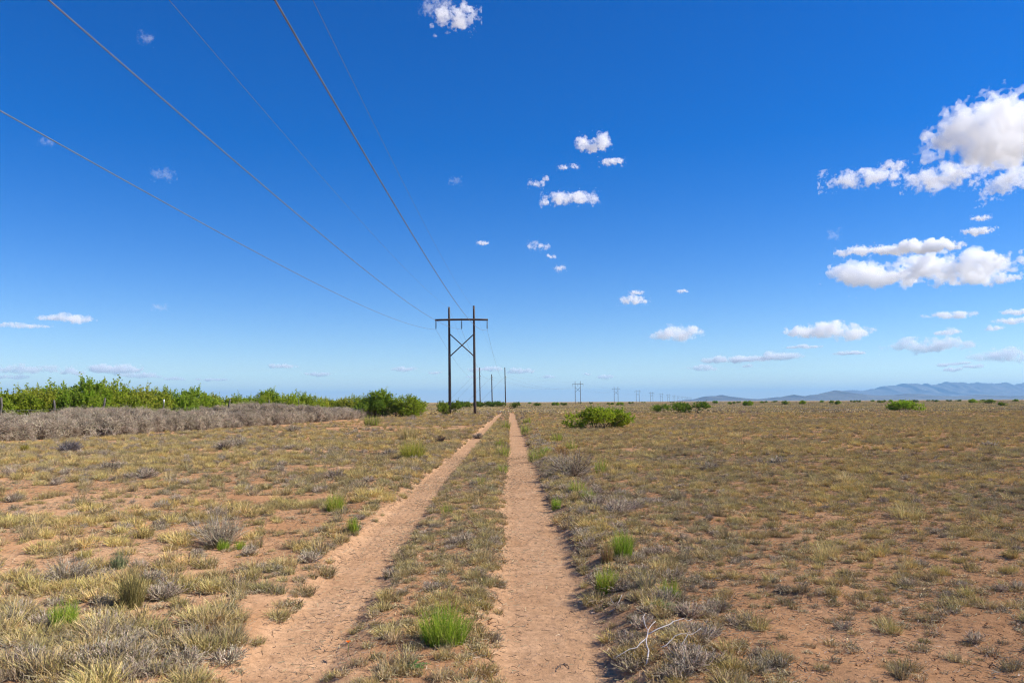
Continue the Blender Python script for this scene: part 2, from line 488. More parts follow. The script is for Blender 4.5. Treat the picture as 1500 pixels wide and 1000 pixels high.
# three single poles where the line turns
P3 = [(702.5, 538), (720.0, 548), (739.5, 538)]
P3Y = [322.0, 312.0, 303.0]
names3 = ['tall single pole at the bend of the line, set in the green bushes', 'shorter middle pole of the three poles where the line bends', 'tall single pole at the bend of the line, next to the wheel tracks']
DIR2 = Vector((0.262, 1.0, 0)).normalized()
DIR1 = Vector((DIRX, 1.0, 0)).normalized()
tops3, att_a, att_b = [], [], []
for k, ((px, py), Y) in enumerate(zip(P3, P3Y)):
    p = on_depth(px, py, Y); g = gz(p.x, Y)
    o = bpy.data.objects.new('power_pole', None); col.objects.link(o); o.location = (p.x, Y, g)
    hgt = p.z - g
    b = MB(); zs = np.linspace(-.4, hgt, 8); b.tube([(-.25 * z / 15 + .25, 0, z) for z in zs], [.24 - .08 * z / 15 for z in zs], k=8)
    link('pole', b.mesh('pole', M_POLE, True), o)
    az = hgt - (3.4 if k != 1 else 1.0)
    c = Vector((.25 - .25 * az / 15, 0, az))
    for d, lst in ((-DIR1, att_a), (DIR2, att_b)):
        e0 = c + d * .2
        insulator(o, e0, 1.5, M_PORC, (d.x, d.y, -.12))
        lst.append(Vector((p.x, Y, g)) + e0 + Vector((d.x, d.y, -.12)).normalized() * 1.5)
    # jumper loop slung below the two strings
    a, bb = c - DIR1 * 1.7, c + DIR2 * 1.7
    pts = [a.lerp(bb, t) + Vector((.25 * math.sin(math.pi * t), 0, -.2 - 1.2 * math.sin(math.pi * t))) for t in np.linspace(0, 1, 9)]
    b = MB(); b.tube(pts, .02, k=4); link('jumper_wire', b.mesh('jumper_wire', M_WIRE), o)
    for gh in ((hgt - .5, az + .1) if k == 0 else (az + .2,)):
        b = MB(); b.tube([(.2, 0, gh), (-gh * .95, -2.0, .0)], .022, k=4)
        link('guy_wire', b.mesh('guy_wire', M_STEEL), o)
    tops3.append(Vector((p.x, Y, g + hgt - .15)))
    tag(o, names3[k], 'power pole', None)

# the second run of the line, turning away to the distance
frames2 = []
NF = 13
base3 = Vector((on_depth(720, 590, 312).x, 312, 0))
rz2 = -math.atan2(DIR2.x, DIR2.y)
ordw = ['nearest', 'second', 'third', 'fourth', 'fifth', 'sixth', 'seventh', 'eighth', 'ninth', 'tenth', 'eleventh', 'twelfth', 'thirteenth']
for k in range(NF):
    c = base3 + Vector((0.258, 1, 0)) * (196 * (k + 1))
    lab = 'grey H-frame power pole beyond the bend, %s after the three single poles' % ('first' if k == 0 else ordw[k])
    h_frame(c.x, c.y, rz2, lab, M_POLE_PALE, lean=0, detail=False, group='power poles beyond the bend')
    frames2.append(c)

def span(a, b, sag, n=48):
    return [a.lerp(b, t) - Vector((0, 0, 4 * sag * t * (1 - t))) for t in np.linspace(0, 1, n)]
def frame_pt(c, rz, u, z, lean=0.0):
    g = gz(c.x, c.y)
    return Vector((c.x + math.cos(rz) * u, c.y + math.sin(rz) * u, g + z))
c1 = Vector((t1x, T1Y, 0))
c0 = c1 - DIR1 * 205.0
# where each wire leaves the top or side of the photograph fixes its sag
seen = [(-3.54, (0, 160), 0.0125), (0, (75, 0), 0.0125), (3.54, (405, 0), 0.0125), (-1.715, (249, 0), 0.0062), (1.715, (459, 0), 0.0062)]
wl_labels = ['pale conductor wire slung farthest from the wheel tracks', 'pale middle conductor wire of the power line', 'pale conductor wire slung nearest above the wheel tracks',
             'thin ground wire on the pole tops, fence side', 'thin ground wire on the pole tops, track side']
for k, (u, (px, py), rad) in enumerate(seen):
    z1 = 11.70 if k < 3 else 14.65
    lean = -.13 if k < 3 else -.15
    pa = frame_pt(c0, rz1, u + lean, z1); pb = frame_pt(c1, rz1, u + lean, z1)
    d = ray(px, py)
    # intersect the view ray's vertical plane with the wire's plan line
    lx = pb.x - pa.x; ly = pb.y - pa.y
    # d.x/d.y = (pa.x+lx t)/(pa.y+ly t)
    q = d.x / d.y
    t = (q * pa.y - pa.x) / (lx - q * ly)
    Yh = pa.y + ly * t
    zh = EYE + d.z / d.y * Yh
    sag = (z1 + gz(c1.x, c1.y) - zh) / (4 * t * (1 - t))
    sag = max(2.0, min(6.5, sag))
    pts = [p for p in span(pa, pb, sag, 120)]
    if k < 3: nxt_a, nxt_b = att_a[k], att_b[k]
    else: nxt_a = nxt_b = tops3[0 if k == 3 else 2]
    pts += span(pb, nxt_a, 3.2 if k < 3 else 2.2, 40)[1:]
    pts2 = []
    prev = nxt_b
    for f in frames2[:9]:
        q2 = frame_pt(f, rz2, u, z1 if k < 3 else 14.7)
        pts2 += span(prev, q2, 3.2 if k < 3 else 2.2, 16)[(0 if not pts2 else 1):]
        prev = q2
    b = MB()
    b.tube(pts, rad, k=5)
    b.tube(pts2, rad, k=4)
    tag(link('power_line_wire', b.mesh('power_line_wire', M_WIRE, True)), wl_labels[k], 'wire', 'wires of the power line')

# ------------------------------------------------------------------ plant meshes
def mixc(n, pal, jit=.12):
    pal = np.asarray(pal, float)
    i = rng.integers(0, len(pal), n)
    return np.clip(pal[i] * (1 + jit * rng.standard_normal((n, 1))) * (1 + .04 * rng.standard_normal((n, 3))), .01, .9)

STRAW = [(.60, .465, .20), (.54, .43, .185), (.68, .55, .29), (.48, .385, .15), (.42, .345, .125), (.56, .44, .22)]
OLIVE = [(.41, .335, .125), (.46, .37, .15), (.52, .41, .18), (.33, .285, .10), (.60, .47, .24)]
GREYG = [(.43, .36, .23), (.36, .30, .18), (.52, .43, .28), (.29, .24, .15), (.46, .38, .25)]
DEAD = [(.42, .335, .235), (.34, .27, .19), (.52, .43, .32), (.23, .18, .125), (.60, .50, .38)]
GREEN = [(.31, .42, .04), (.25, .36, .035), (.38, .47, .06), (.20, .30, .03), (.42, .47, .09)]
YGREEN = [(.42, .43, .06), (.34, .37, .05), (.48, .46, .09), (.28, .29, .05), (.52, .46, .12)]

def clump(n, spread, h, lean, width, pal, seg=4, droop=.35, up=.55, dead=0):
    b = MB()
    a = rng.uniform(0, 2 * math.pi, n); r = spread * np.sqrt(rng.uniform(0, 1, n))
    base = np.stack([r * np.cos(a), r * np.sin(a), np.full(n, -.015)], -1)
    a2 = a + rng.normal(0, .7, n)
    out = np.stack([np.cos(a2), np.sin(a2), np.zeros(n)], -1)
    L = h * rng.uniform(up, 1.1, n) * (1 - .35 * (r / spread) ** 2)
    le = lean * rng.uniform(.1, 1.15, n) * (.35 + .65 * r / spread)
    t = np.linspace(0, 1, seg)[None, :]
    dr = droop * rng.uniform(0, 1, n)[:, None]
    z = L[:, None] * (t - dr * t ** 2)
    o = (L * le)[:, None] * t ** 1.5
    P = base[:, None, :] + out[:, None, :] * o[:, :, None]
    P[:, :, 2] += z
    P[:, 1:, :2] += rng.normal(0, h * .035, (n, seg - 1, 2))
    W = width * rng.uniform(.6, 1.3, n)[:, None] * np.linspace(1, .22, seg)[None, :]
    th = rng.uniform(0, math.pi, n)
    side = np.stack([np.cos(th), np.sin(th), np.zeros(n)], -1)
    b.ribbons(P, W, side, mixc(n, pal))
    if dead:
        n2 = dead
        a = rng.uniform(0, 2 * math.pi, n2); rr = spread * rng.uniform(.2, 1.5, n2)
        p0 = np.stack([rr * np.cos(a), rr * np.sin(a), rng.uniform(0.0, .03, n2)], -1)
        a3 = rng.uniform(0, 2 * math.pi, n2); l3 = h * rng.uniform(.3, .8, n2)
        dv = np.stack([np.cos(a3) * l3, np.sin(a3) * l3, rng.uniform(0, .3, n2) * l3], -1)
        P = p0[:, None, :] + dv[:, None, :] * np.linspace(0, 1, 3)[None, :, None]
        P[:, 1] += rng.normal(0, .012, (n2, 3))
        b.ribbons(P, np.full((n2, 3), width), np.stack([-np.sin(a3), np.cos(a3), np.zeros(n2)], -1), mixc(n2, GREYG))
    return b

def twiggy(n, spread, h, pal, rad=.0022, lean=.8, fine=3, up=.6):
    """dead forb: thin stems that fork twice"""
    b = MB()
    a = rng.uniform(0, 2 * math.pi, n); r = spread * .35 * np.sqrt(rng.uniform(0, 1, n))
    p0 = np.stack([r * np.cos(a), r * np.sin(a), np.full(n, -.01)], -1)
    a2 = a + rng.normal(0, .5, n)
    tilt = rng.uniform(.05, 1, n) * lean
    d = np.stack([np.cos(a2) * np.sin(tilt), np.sin(a2) * np.sin(tilt), np.cos(tilt)], -1)
    L = h * rng.uniform(up, 1.1, n)
    t = np.linspace(0, 1, 4)
    P = p0[:, None] + d[:, None] * L[:, None, None] * t[None, :, None]
    P[:, 1:] += rng.normal(0, h * .03, (n, 3, 3))
    c = mixc(n, pal)
    b.tubes(P, rad * np.array([1.3, 1.1, .9, .6])[None] * rng.uniform(.7, 1.4, n)[:, None], c)
    m = n * fine
    src = rng.integers(0, n, m); tt = rng.uniform(.3, .95, m)
    q0 = p0[src] + d[src] * (L[src] * tt)[:, None]
    dd = d[src] + rng.normal(0, .6, (m, 3)); dd[:, 2] = np.abs(dd[:, 2]) * .8 + .05
    dd /= np.linalg.norm(dd, axis=1, keepdims=True)
    l2 = h * rng.uniform(.15, .42, m)
    P = q0[:, None] + dd[:, None] * l2[:, None, None] * np.linspace(0, 1, 3)[None, :, None]
    P[:, 1:] += rng.normal(0, h * .02, (m, 2, 3))
    b.tubes(P, rad * .6 * np.array([1, .8, .5])[None] * np.ones((m, 1)), mixc(m, pal))
    return b

def tumbleweed(n, rad=.5, tw=.006):
    b = MB()
    u = rng.standard_normal((n, 3)); u /= np.linalg.norm(u, axis=1, keepdims=True)
    start = u * rad * rng.uniform(.05, .5, n)[:, None]
    v = u + .8 * rng.standard_normal((n, 3)); v /= np.linalg.norm(v, axis=1, keepdims=True)
    end = v * rad * rng.uniform(.75, 1.05, n)[:, None]
    t = np.linspace(0, 1, 5)[None, :, None]
    P = start[:, None] * (1 - t) + end[:, None] * t
    bulge = np.cross(u, v); P = P + bulge[:, None] * np.sin(t * math.pi) * rad * .25
    P[:, 1:-1] += rng.normal(0, rad * .05, (n, 3, 3))
    b.tubes(P, tw * rng.uniform(.5, 1.1, n)[:, None] * np.array([1.2, 1, .9, .7, .5])[None], mixc(n, DEAD))
    m = n * 2
    s = rng.integers(0, n, m)
    q = P[s, rng.integers(1, 5, m)]
    dv = rng.standard_normal((m, 3)) * rad * .22
    P2 = np.stack([q, q + dv * .5 + rng.normal(0, .01, (m, 3)), q + dv], 1)
    b.tubes(P2, tw * .55 * np.array([1, .8, .5])[None] * np.ones((m, 1)), mixc(m, DEAD))
    return b

# ------------------------------------------------------------------ stuff made of many copies, as one object
def scatter(name, sources, pts, rots, scls, label=None, cat=None):
    V = np.asarray(pts, np.float32).reshape(-1, 3)
    me = bpy.data.meshes.new(name)
    me.vertices.add(len(V)); me.vertices.foreach_set('co', V.reshape(-1))
    a = me.attributes.new('rot', 'FLOAT_VECTOR', 'POINT'); a.data.foreach_set('vector', np.asarray(rots, np.float32).reshape(-1))
    a = me.attributes.new('scl', 'FLOAT_VECTOR', 'POINT'); a.data.foreach_set('vector', np.asarray(scls, np.float32).reshape(-1))
    a = me.attributes.new('pick', 'INT', 'POINT'); a.data.foreach_set('value', rng.integers(0, len(sources), len(V)).astype(np.int32))
    o = link(name, me)
    ng = bpy.data.node_groups.new(name + '_scatter', 'GeometryNodeTree')
    ng.interface.new_socket('Geometry', in_out='INPUT', socket_type='NodeSocketGeometry')
    ng.interface.new_socket('Geometry', in_out='OUTPUT', socket_type='NodeSocketGeometry')
    n, l = ng.nodes, ng.links
    gi = n.new('NodeGroupInput'); go = n.new('NodeGroupOutput')
    join = n.new('GeometryNodeJoinGeometry')
    for s in sources:
        oi = n.new('GeometryNodeObjectInfo'); oi.inputs['Object'].default_value = s; oi.inputs['As Instance'].default_value = False
        g2 = n.new('GeometryNodeGeometryToInstance')
        l.new(oi.outputs['Geometry'], g2.inputs[0]); l.new(g2.outputs[0], join.inputs[0])
    def attr(nm, ty):
        x = n.new('GeometryNodeInputNamedAttribute'); x.data_type = ty; x.inputs['Name'].default_value = nm
        return x.outputs['Attribute']
    iop = n.new('GeometryNodeInstanceOnPoints')
    iop.inputs['Pick Instance'].default_value = True
    e2r = n.new('FunctionNodeEulerToRotation')
    l.new(gi.outputs[0], iop.inputs['Points']); l.new(join.outputs[0], iop.inputs['Instance'])
    l.new(attr('pick', 'INT'), iop.inputs['Instance Index'])
    l.new(attr('rot', 'FLOAT_VECTOR'), e2r.inputs[0]); l.new(e2r.outputs[0], iop.inputs['Rotation'])
    l.new(attr('scl', 'FLOAT_VECTOR'), iop.inputs['Scale'])
    l.new(iop.outputs[0], go.inputs[0])
    md = o.modifiers.new('scatter', 'NODES'); md.node_group = ng
    tag(o, label, cat, kind='stuff')
    return o

# ------------------------------------------------------------------ vegetation placement
def zone(x, y):
    l, r = rut_l(y), rut_r(y)
    z = np.full(np.shape(x), 3)                           # 3 open range on the right
    z = np.where(x < r + HW_R + 1.0, 2, z)               # 2 verge of the right rut
    z = np.where(x < r + HW_R, -1, z)                     # rut
    z = np.where(x < r - HW_R, 1, z)                      # 1 strip between
    z = np.where(x < l + HW_L, -1, z)
    z = np.where(x < l - HW_L, 0, z)                      # 0 field on the left
    return z

def bank_front(y):   # x of the front edge of the tumbleweed drift
    return np.interp(y, [20, 30, 36, 42, 52, 62, 75, 88, 100], [-25, -23.8, -22.8, -21.4, -20.0, -18.6, -17.0, -15.8, -14.8])

def candidates(y0, y1, dens, margin=1.0):
    N = int(dens * .69 * (y1 * y1 - y0 * y0) + dens * 2 * margin * (y1 - y0))
    y = np.sqrt(rng.uniform(y0 * y0, y1 * y1, N))
    x = rng.uniform(-1, 1, N) * (.69 * y + margin)
    return x, y

def thin(x, y):
    z = zone(x, y)
    p1 = fbm(x / 2.3, y / 2.3, 3, 33); p2 = fbm(x / 9, y / 9, 2, 91)
    keep = np.zeros(len(x))
    keep = np.where(z == 0, .12 + .88 * smooth(.38, .56, .6 * p1 + .4 * p2 + .04), keep)
    keep = np.where(z == 1, .62 + .38 * smooth(.35, .6, p1), keep)
    keep = np.where(z == 2, .95, keep)
    keep = np.where(z == 3, .30 + .70 * smooth(.40, .60, .55 * p1 + .45 * p2), keep)
    # bare sand at the foot of the drift and at a blow-out in the left field
    bf = bank_front(y)
    keep = keep * np.where((y > 25) & (y < 95), smooth(.0, 3.2, x - bf - .1 + 1.2 * (p1 - .5)), 1)
    keep = np.where((y > 25) & (y < 95) & (x < bf), 0, keep)
    bare = np.exp(-(((x + 4.6) / 1.5) ** 2 + ((y - 8.7) / .9) ** 2)) + .8 * np.exp(-(((x + 2.6) / .6) ** 2 + ((y - 6.6) / .5) ** 2))
    keep = keep * (1 - .75 * np.clip(bare, 0, 1))
    bare2 = np.exp(-(((x - 3.1) / .7) ** 2 + ((y - 10.0) / .9) ** 2)) + np.exp(-(((x - 2.2) / .8) ** 2 + ((y - 6.3) / .5) ** 2)) + np.exp(-(((x - 2.4) / .6) ** 2 + ((y - 13.0) / 1.6) ** 2))
    keep = keep * (1 - .7 * np.clip(bare2, 0, 1))
    return rng.uniform(0, 1, len(x)) < keep

# source plants (each is also one of the plants that stand in the scene)
GR = [clump(190, .10, .19, 1.0, .0082, STRAW + OLIVE, dead=34).mesh('bunchgrass', M_GRASS),
      clump(160, .085, .165, 1.15, .0082, STRAW, dead=34).mesh('bunchgrass', M_GRASS),
      clump(220, .13, .16, 1.05, .0082, OLIVE + STRAW[:3], dead=34).mesh('bunchgrass', M_GRASS),
      clump(140, .08, .21, .8, .0075, STRAW[:3] + GREYG, dead=18).mesh('bunchgrass', M_GRASS),
      clump(180, .11, .14, 1.25, .0082, OLIVE + GREYG, dead=34).mesh('bunchgrass', M_GRASS)]
LO = [clump(90, .06, .095, 1.1, .0080, OLIVE + GREYG[:2], seg=3, dead=14).mesh('low_tuft', M_GRASS),
      clump(84, .065, .08, 1.2, .0080, GREYG + STRAW[:2], seg=3, dead=18).mesh('low_tuft', M_GRASS),
      clump(96, .075, .11, .95, .0078, STRAW + GREYG, seg=3, dead=16).mesh('low_tuft', M_GRASS),
      clump(70, .055, .07, 1.3, .0080, GREYG, seg=3, dead=22).mesh('low_tuft', M_GRASS)]
DS = [twiggy(110, .20, .15, DEAD, .0032, 1.35).mesh('dead_brush', M_TWIG),
      twiggy(95, .16, .18, DEAD, .0032, 1.1).mesh('dead_brush', M_TWIG),
      twiggy(120, .24, .12, DEAD + GREYG, .0033, 1.5).mesh('dead_brush', M_TWIG),
      twiggy(95, .18, .10, DEAD + GREYG, .0033, 1.52).mesh('dead_brush', M_TWIG)]

zone_txt = {0: 'in the field on the fence side', 1: 'on the strip between the two wheel tracks',
            2: 'on the verge of the smoother wheel track', 3: 'on the open range away from the fence'}
zone_txt[2] = 'on the verge of the open-range track'

LOOKS = {'A': ['thick tan-green bunchgrass clump', 'splayed straw-yellow bunchgrass clump', 'wide olive bunchgrass clump', 'thin straw bunchgrass clump', 'flat olive-grey bunchgrass clump'],
         'C': ['olive grass tuft', 'pale splayed grass tuft', 'straw-grey grass tuft', 'flattened grey grass tuft'],
         'B': ['spreading dead brush of grey twigs', 'upright dead brush of grey twigs', 'broad low dead brush of pale twigs', 'flat dead brush of pale twigs']}
KINDS = {'A': ('bunchgrass', GR, 'tan-green bunchgrass clump', 'grass clump'),
         'C': ('low_grass_tuft', LO, 'low greyish grass tuft', 'grass tuft'),
         'B': ('dead_brush', DS, 'grey dead brush of fine bare twigs', 'dead shrub')}
store = {k: [] for k in KINDS}     # rows: x, y, scale, zscale

def populate(y0, y1, dens, sc_mul=1.0):
    x, y = candidates(y0, y1, dens)
    k = thin(x, y); x, y = x[k], y[k]
    z = zone(x, y)
    q = rng.uniform(0, 1, len(x)) + .5 * (fbm(x / 1.6, y / 1.6, 2, 55) - .5)
    # cumulative shares A, C, then B
    sA = np.choose(z.clip(0), [.52, .20, .30, .34]); sC = np.choose(z.clip(0), [.92, .92, .80, .95])
    # the open range grows taller and yellower farther out
    sA = np.where((z == 3), np.interp(y, [4, 9, 16], [.14, .30, .55]), sA)
    kind = np.where(q < sA, 0, np.where(q < sC, 1, 2))
    s = rng.uniform(.5, 1.2, len(x)) * sc_mul
    s = s * np.choose(z.clip(0), [.98, .72, .85, .78])
    s = s * np.where((z == 3), np.interp(y, [4, 12, 22], [.85, 1.0, 1.15]), 1) * np.where(kind == 2, np.where(z == 3, .6, .82), 1)
    for i, nm in enumerate('ACB'):
        m = kind == i
        store[nm].append(np.stack([x[m], y[m], s[m], s[m] * rng.uniform(.8, 1.15, m.sum()) * np.interp(y[m], [10, 25], [1.0, 1.22])], -1))
populate(3.9, 14, 42)
populate(14, 34, 26)
populate(34, 75, 10.0, 1.15)
populate(75, 190, 2.2, 1.8)

# fine carpet of small tufts: thick on the middle strip, open on the range
x, y = candidates(3.9, 24, 34)
z = zone(x, y)
k = rng.uniform(0, 1, len(x)) < np.choose(z + 1, [0, .14, 1.5, .7, .72]) * (.35 + .9 * smooth(.35, .6, fbm(x / .8, y / .8, 2, 140)))
x, y = x[k], y[k]; s = rng.uniform(.4, .95, len(x))
a = (rng.uniform(0, 1, len(x)) < .3) & ((zone(x, y) == 1) | (zone(x, y) == 3))
store['A'].append(np.stack([x[a], y[a], s[a] * .75, s[a] * .75], -1))
x, y, s = x[~a], y[~a], s[~a]
store['C'].append(np.stack([x, y, s, s * rng.uniform(.9, 1.4, len(x))], -1))
x, y = candidates(24, 70, 9)
k = (zone(x, y) == 1) | ((zone(x, y) == 3) & (rng.uniform(0, 1, len(x)) < .3))
x, y = x[k], y[k]; s = rng.uniform(.7, 1.2, len(x))
store['A'].append(np.stack([x, y, s, s * 1.1], -1))

# thick tangles seen in the photograph: lower left corner and the right verge
def tangle(cx, cy, rx, ry, n, shares, smin=.8, smax=1.4):
    a = rng.uniform(0, 2 * math.pi, n); r = np.sqrt(rng.uniform(0, 1, n))
    x = cx + rx * r * np.cos(a); y = cy + ry * r * np.sin(a)
    k = zone(x, y) >= 0; x, y = x[k], y[k]
    u = rng.uniform(0, 1, len(x))
    kind = np.where(u < shares[0], 0, np.where(u < shares[0] + shares[1], 1, 2))
    s = rng.uniform(smin, smax, len(x))
    for i, nm in enumerate('ACB'):
        m = kind == i
        store[nm].append(np.stack([x[m], y[m], s[m] * .9, s[m] * .75], -1))
tangle(-2.75, 5.4, .75, .5, 34, (.45, .2, .35), .8, 1.3)
tangle(-2.1, 5.6, .22, .55, 12, (.7, .2, .1), .8, 1.15)
tangle(-3.6, 6.0, .6, .5, 22, (.4, .2, .4), .7, 1.2)
tangle(-3.1, 7.3, .6, .5, 14, (.6, .1, .3), .7, 1.2)
tangle(1.25, 5.1, .5, .5, 34, (.3, .25, .45), .7, 1.15)
tangle(1.4, 6.3, .45, .6, 24, (.3, .3, .4), .6, 1.05)
tangle(1.1, 9.3, .3, 1.6, 34, (.4, .3, .3), .6, 1.0)
tangle(1.0, 16, .35, 4, 60, (.5, .25, .25), .7, 1.1)
tangle(1.0, 28, .45, 9, 90, (.5, .25, .25), .8, 1.3)
tangle(1.9, 13.5, .7, 1.2, 22, (.15, .2, .65), .8, 1.3)
tangle(1.6, 20, .6, 2.5, 24, (.2, .2, .6), .9, 1.5)
tangle(-.3, 8, .12, 4.5, 90, (.5, .5, 0), .55, .95)
tangle(-.35, 22, .12, 10, 90, (.6, .4, 0), .7, 1.0)
tangle(-2.3, 9, .25, 4.5, 60, (.6, .35, .05), .6, 1.0)

def in_view(x, y, z=0.1):
    p = CAM_M.inverted()
    v = np.stack([x, y, np.full_like(x, z), np.ones_like(x)], -1) @ np.array(p).T
    u = -v[:, 0] / v[:, 2]; w = -v[:, 1] / v[:, 2]
    return (np.abs(u) < 750 / FPX) & (np.abs(w) < 500 / FPX) & (v[:, 2] < 0)

def lay(x, y, s):
    z = G(x, y)
    return np.stack([x, y, z], -1)

for nm, (oname, meshes, txt, cat) in KINDS.items():
    D = np.concatenate(store[nm])
    vis = in_view(D[:, 0], D[:, 1])
    order = np.argsort(-(D[:, 2] / D[:, 1]) * vis)
    ind, rest = order[:290], order[290:]
    srcs = []
    zz = zone(D[:, 0], D[:, 1])
    for j, i in enumerate(ind):
        x, y, s, sz = D[i]
        o = link(oname, meshes[j % len(meshes)], None, (x, y, gz(x, y)), rng.uniform(0, 6.28), (s, s, sz))
        lab = ('bigger ' if s > .9 else 'lesser ') + LOOKS[nm][j % len(meshes)] + ' ' + zone_txt[int(max(0, zz[i]))]
        tag(o, lab, cat, lab)
        if j < len(meshes): srcs.append(o)
    E = D[rest]
    pts = lay(E[:, 0], E[:, 1], E[:, 2])
    n = len(E)
    scatter({'A': 'dry_grass', 'C': 'low_grass', 'B': 'dead_brushwood'}[nm], srcs, pts,
            np.stack([rng.normal(0, .1, n), rng.normal(0, .1, n), rng.uniform(0, 6.28, n)], -1),
            np.stack([E[:, 2] * rng.uniform(.85, 1.2, n), E[:, 2], E[:, 3]], -1),
            {'A': 'sea of dry tan-green grass over the range beyond the foreground', 'C': 'scattered low grey tufts covering the soil beyond the foreground',
             'B': 'scattered grey dead twigs among the grass beyond the foreground'}[nm], {'A': 'grass', 'C': 'grass', 'B': 'brush'}[nm])

# far range: wide mats of coarse tufts out to the horizon
def grass_mat(n, w, h, pal):
    b = MB()
    p = rng.uniform(-w, w, (n, 2))
    P0 = np.concatenate([p, np.full((n, 1), -.03)], 1)
    k = 5
    P0 = np.repeat(P0, k, 0); m = n * k
    a = rng.uniform(0, 6.28, m); le = rng.uniform(.2, .9, m) * h
    top = P0 + np.stack([np.cos(a) * le, np.sin(a) * le, h * rng.uniform(.5, 1.1, m)], -1)
    P = np.stack([P0, (P0 + top) / 2 + rng.normal(0, .02, (m, 3)), top], 1)
    th = rng.uniform(0, math.pi, m)
    cc = np.repeat(mixc(n, pal, .2), k, 0)
    b.ribbons(P, np.array([.16, .12, .04])[None] * rng.uniform(.6, 1.4, m)[:, None], np.stack([np.cos(th), np.sin(th), 0 * th], -1), cc)
    return b
MATS = [link('range_grass', grass_mat(70, 2.6, .26, p).mesh('range_grass', M_GRASS), None, (0, 0, -40)) for p in (STRAW, STRAW + OLIVE[:3], GREYG + STRAW[:3], DEAD + GREYG)]
for o in MATS: col.objects.unlink(o)
def ring(y0, y1, dens):
    x, y = candidates(y0, y1, dens, 8)
    z = zone(x, y); ok = ((np.abs(x - rut_l(y)) > 2.6) & (np.abs(x - rut_r(y)) > 2.6)) | (y > 330)
    ok &= rng.uniform(0, 1, len(x)) < .35 + .65 * smooth(.4, .58, fbm(x / 22, y / 10, 3, 77))
    return x[ok], y[ok]
fx, fy = zip(*[ring(110, 260, .16), ring(260, 520, .085), ring(520, 1100, .02)])
fx, fy = np.concatenate(fx), np.concatenate(fy)
s = np.interp(fy, [110, 260, 520, 1100], [1.0, 1.2, 1.5, 2.6]) * rng.uniform(.8, 1.2, len(fx))
scatter('range_grass', MATS, lay(fx, fy, s), np.stack([0 * s, 0 * s, rng.uniform(0, 6.28, len(s))], -1), np.stack([s * 1.3, s, np.sqrt(s) * rng.uniform(.7, 1.2, len(s))], -1),
        'tan sea of far range grass reaching the horizon', 'grass')

# litter of broken stalks on the soil
def litter(n, w, pal):
    b = MB()
    p = rng.normal(0, w * .5, (n, 2)); a = rng.uniform(0, 6.28, n); L = rng.uniform(.012, .06, n)
    P0 = np.concatenate([p, rng.uniform(.003, .010, (n, 1))], 1)
    d = np.stack([np.cos(a), np.sin(a), rng.uniform(-.02, .3, n)], -1) * L[:, None]
    P = np.stack([P0, P0 + d * .5 + rng.normal(0, .003, (n, 3)), P0 + d], 1)
    b.tubes(P, np.full((n, 3), .0015) * rng.uniform(.5, 1.7, n)[:, None], mixc(n, pal, .3))
    return b
def clods(n, w):
    b = MB()
    for _ in range(n):
        c = np.array([*rng.normal(0, w * .5, 2), .004]); r = rng.uniform(.004, .013)
        v = np.array([[1, 0, 0], [-.9, .1, 0], [0, 1, 0], [.1, -1, 0], [0, 0, .8], [0, 0, -.7]]) * r * rng.uniform(.6, 1.2, (6, 1))
        T = [[0, 2, 4], [2, 1, 4], [1, 3, 4], [3, 0, 4], [2, 0, 5], [1, 2, 5], [3, 1, 5], [0, 3, 5]]
        b.add(v + c, None, T, np.array([.40, .235, .15]) * rng.uniform(.55, 1.1))
    return b
LIT = [link('plant_litter', b.mesh('plant_litter', M_TWIG), None, (0, 0, -40)) for b in (litter(70, .6, DEAD[:2] + DEAD[3:4]), litter(70, .7, DEAD[:2] + GREYG[1:4:2]), litter(60, .6, [(.12, .09, .07), (.2, .16, .12)]))]
CLD = [link('soil_clod', b.mesh('soil_clod', M_SOIL), None, (0, 0, -40)) for b in (clods(14, .35), clods(10, .3))]
for o in LIT + CLD: col.objects.unlink(o)
x, y = candidates(3.9, 26, 16)
z = zone(x, y)
ok = rng.uniform(0, 1, len(x)) < np.choose(z + 1, [.10, .55, 1.2, 1.1, 1.0]) * (.4 + .8 * fbm(x / 1.2, y / 1.2, 2, 66))
x, y = x[ok], y[ok]; s = rng.uniform(.7, 1.3, len(x))
scatter('plant_litter', LIT, lay(x, y, s) + [0, 0, .003], np.stack([0 * s, 0 * s, rng.uniform(0, 6.28, len(s))], -1), np.stack([s, s, s], -1), 'bits of broken dead stalk strewn over the sandy soil', 'litter')
x, y = candidates(3.9, 20, 5)
z = zone(x, y)
ok = rng.uniform(0, 1, len(x)) < np.choose(z + 1, [.35, .4, .5, .7, .9])
x, y = x[ok], y[ok]; s = rng.uniform(.6, 1.4, len(x))
scatter('soil_clods', CLD, lay(x, y, s) + [0, 0, .002], np.stack([0 * s, 0 * s, rng.uniform(0, 6.28, len(s))], -1), np.stack([s, s, s], -1), 'small crumbs of reddish soil lying about', 'soil')

# ------------------------------------------------------------------ single plants read off the photograph
def green_clump(px, py, wpx, hpx, pal, label, name='green_snakeweed', upright=.35, n=330, cat='green plant', width=.0056):
    p = on_ground(px, py); Y = p.y
    w = wpx / FPX * Y * 1.12; h = hpx / FPX * Y * 1.22
    b = MB()
    m = clump(n, w * .33, h, upright * 1.2 * w / h, width * max(1, Y / 9), pal, seg=4, droop=.12, up=.6)
    o = link(name, m.mesh(name, M_GREEN), None, (p.x, p.y, gz(p.x, p.y)))
    return tag(o, label, cat)
green_clump(650, 940, 78, 52, GREEN, 'broad bright green snakeweed on the strip between the wheel tracks', n=620)
green_clump(912, 826, 34, 40, GREEN, 'upright bright green snakeweed with a rusty neighbour at the track verge', n=380)
green_clump(890, 830, 20, 30, [(.33, .20, .10), (.28, .24, .07), (.40, .25, .13)], 'small rusty brown snakeweed touching a bright green one', n=200)
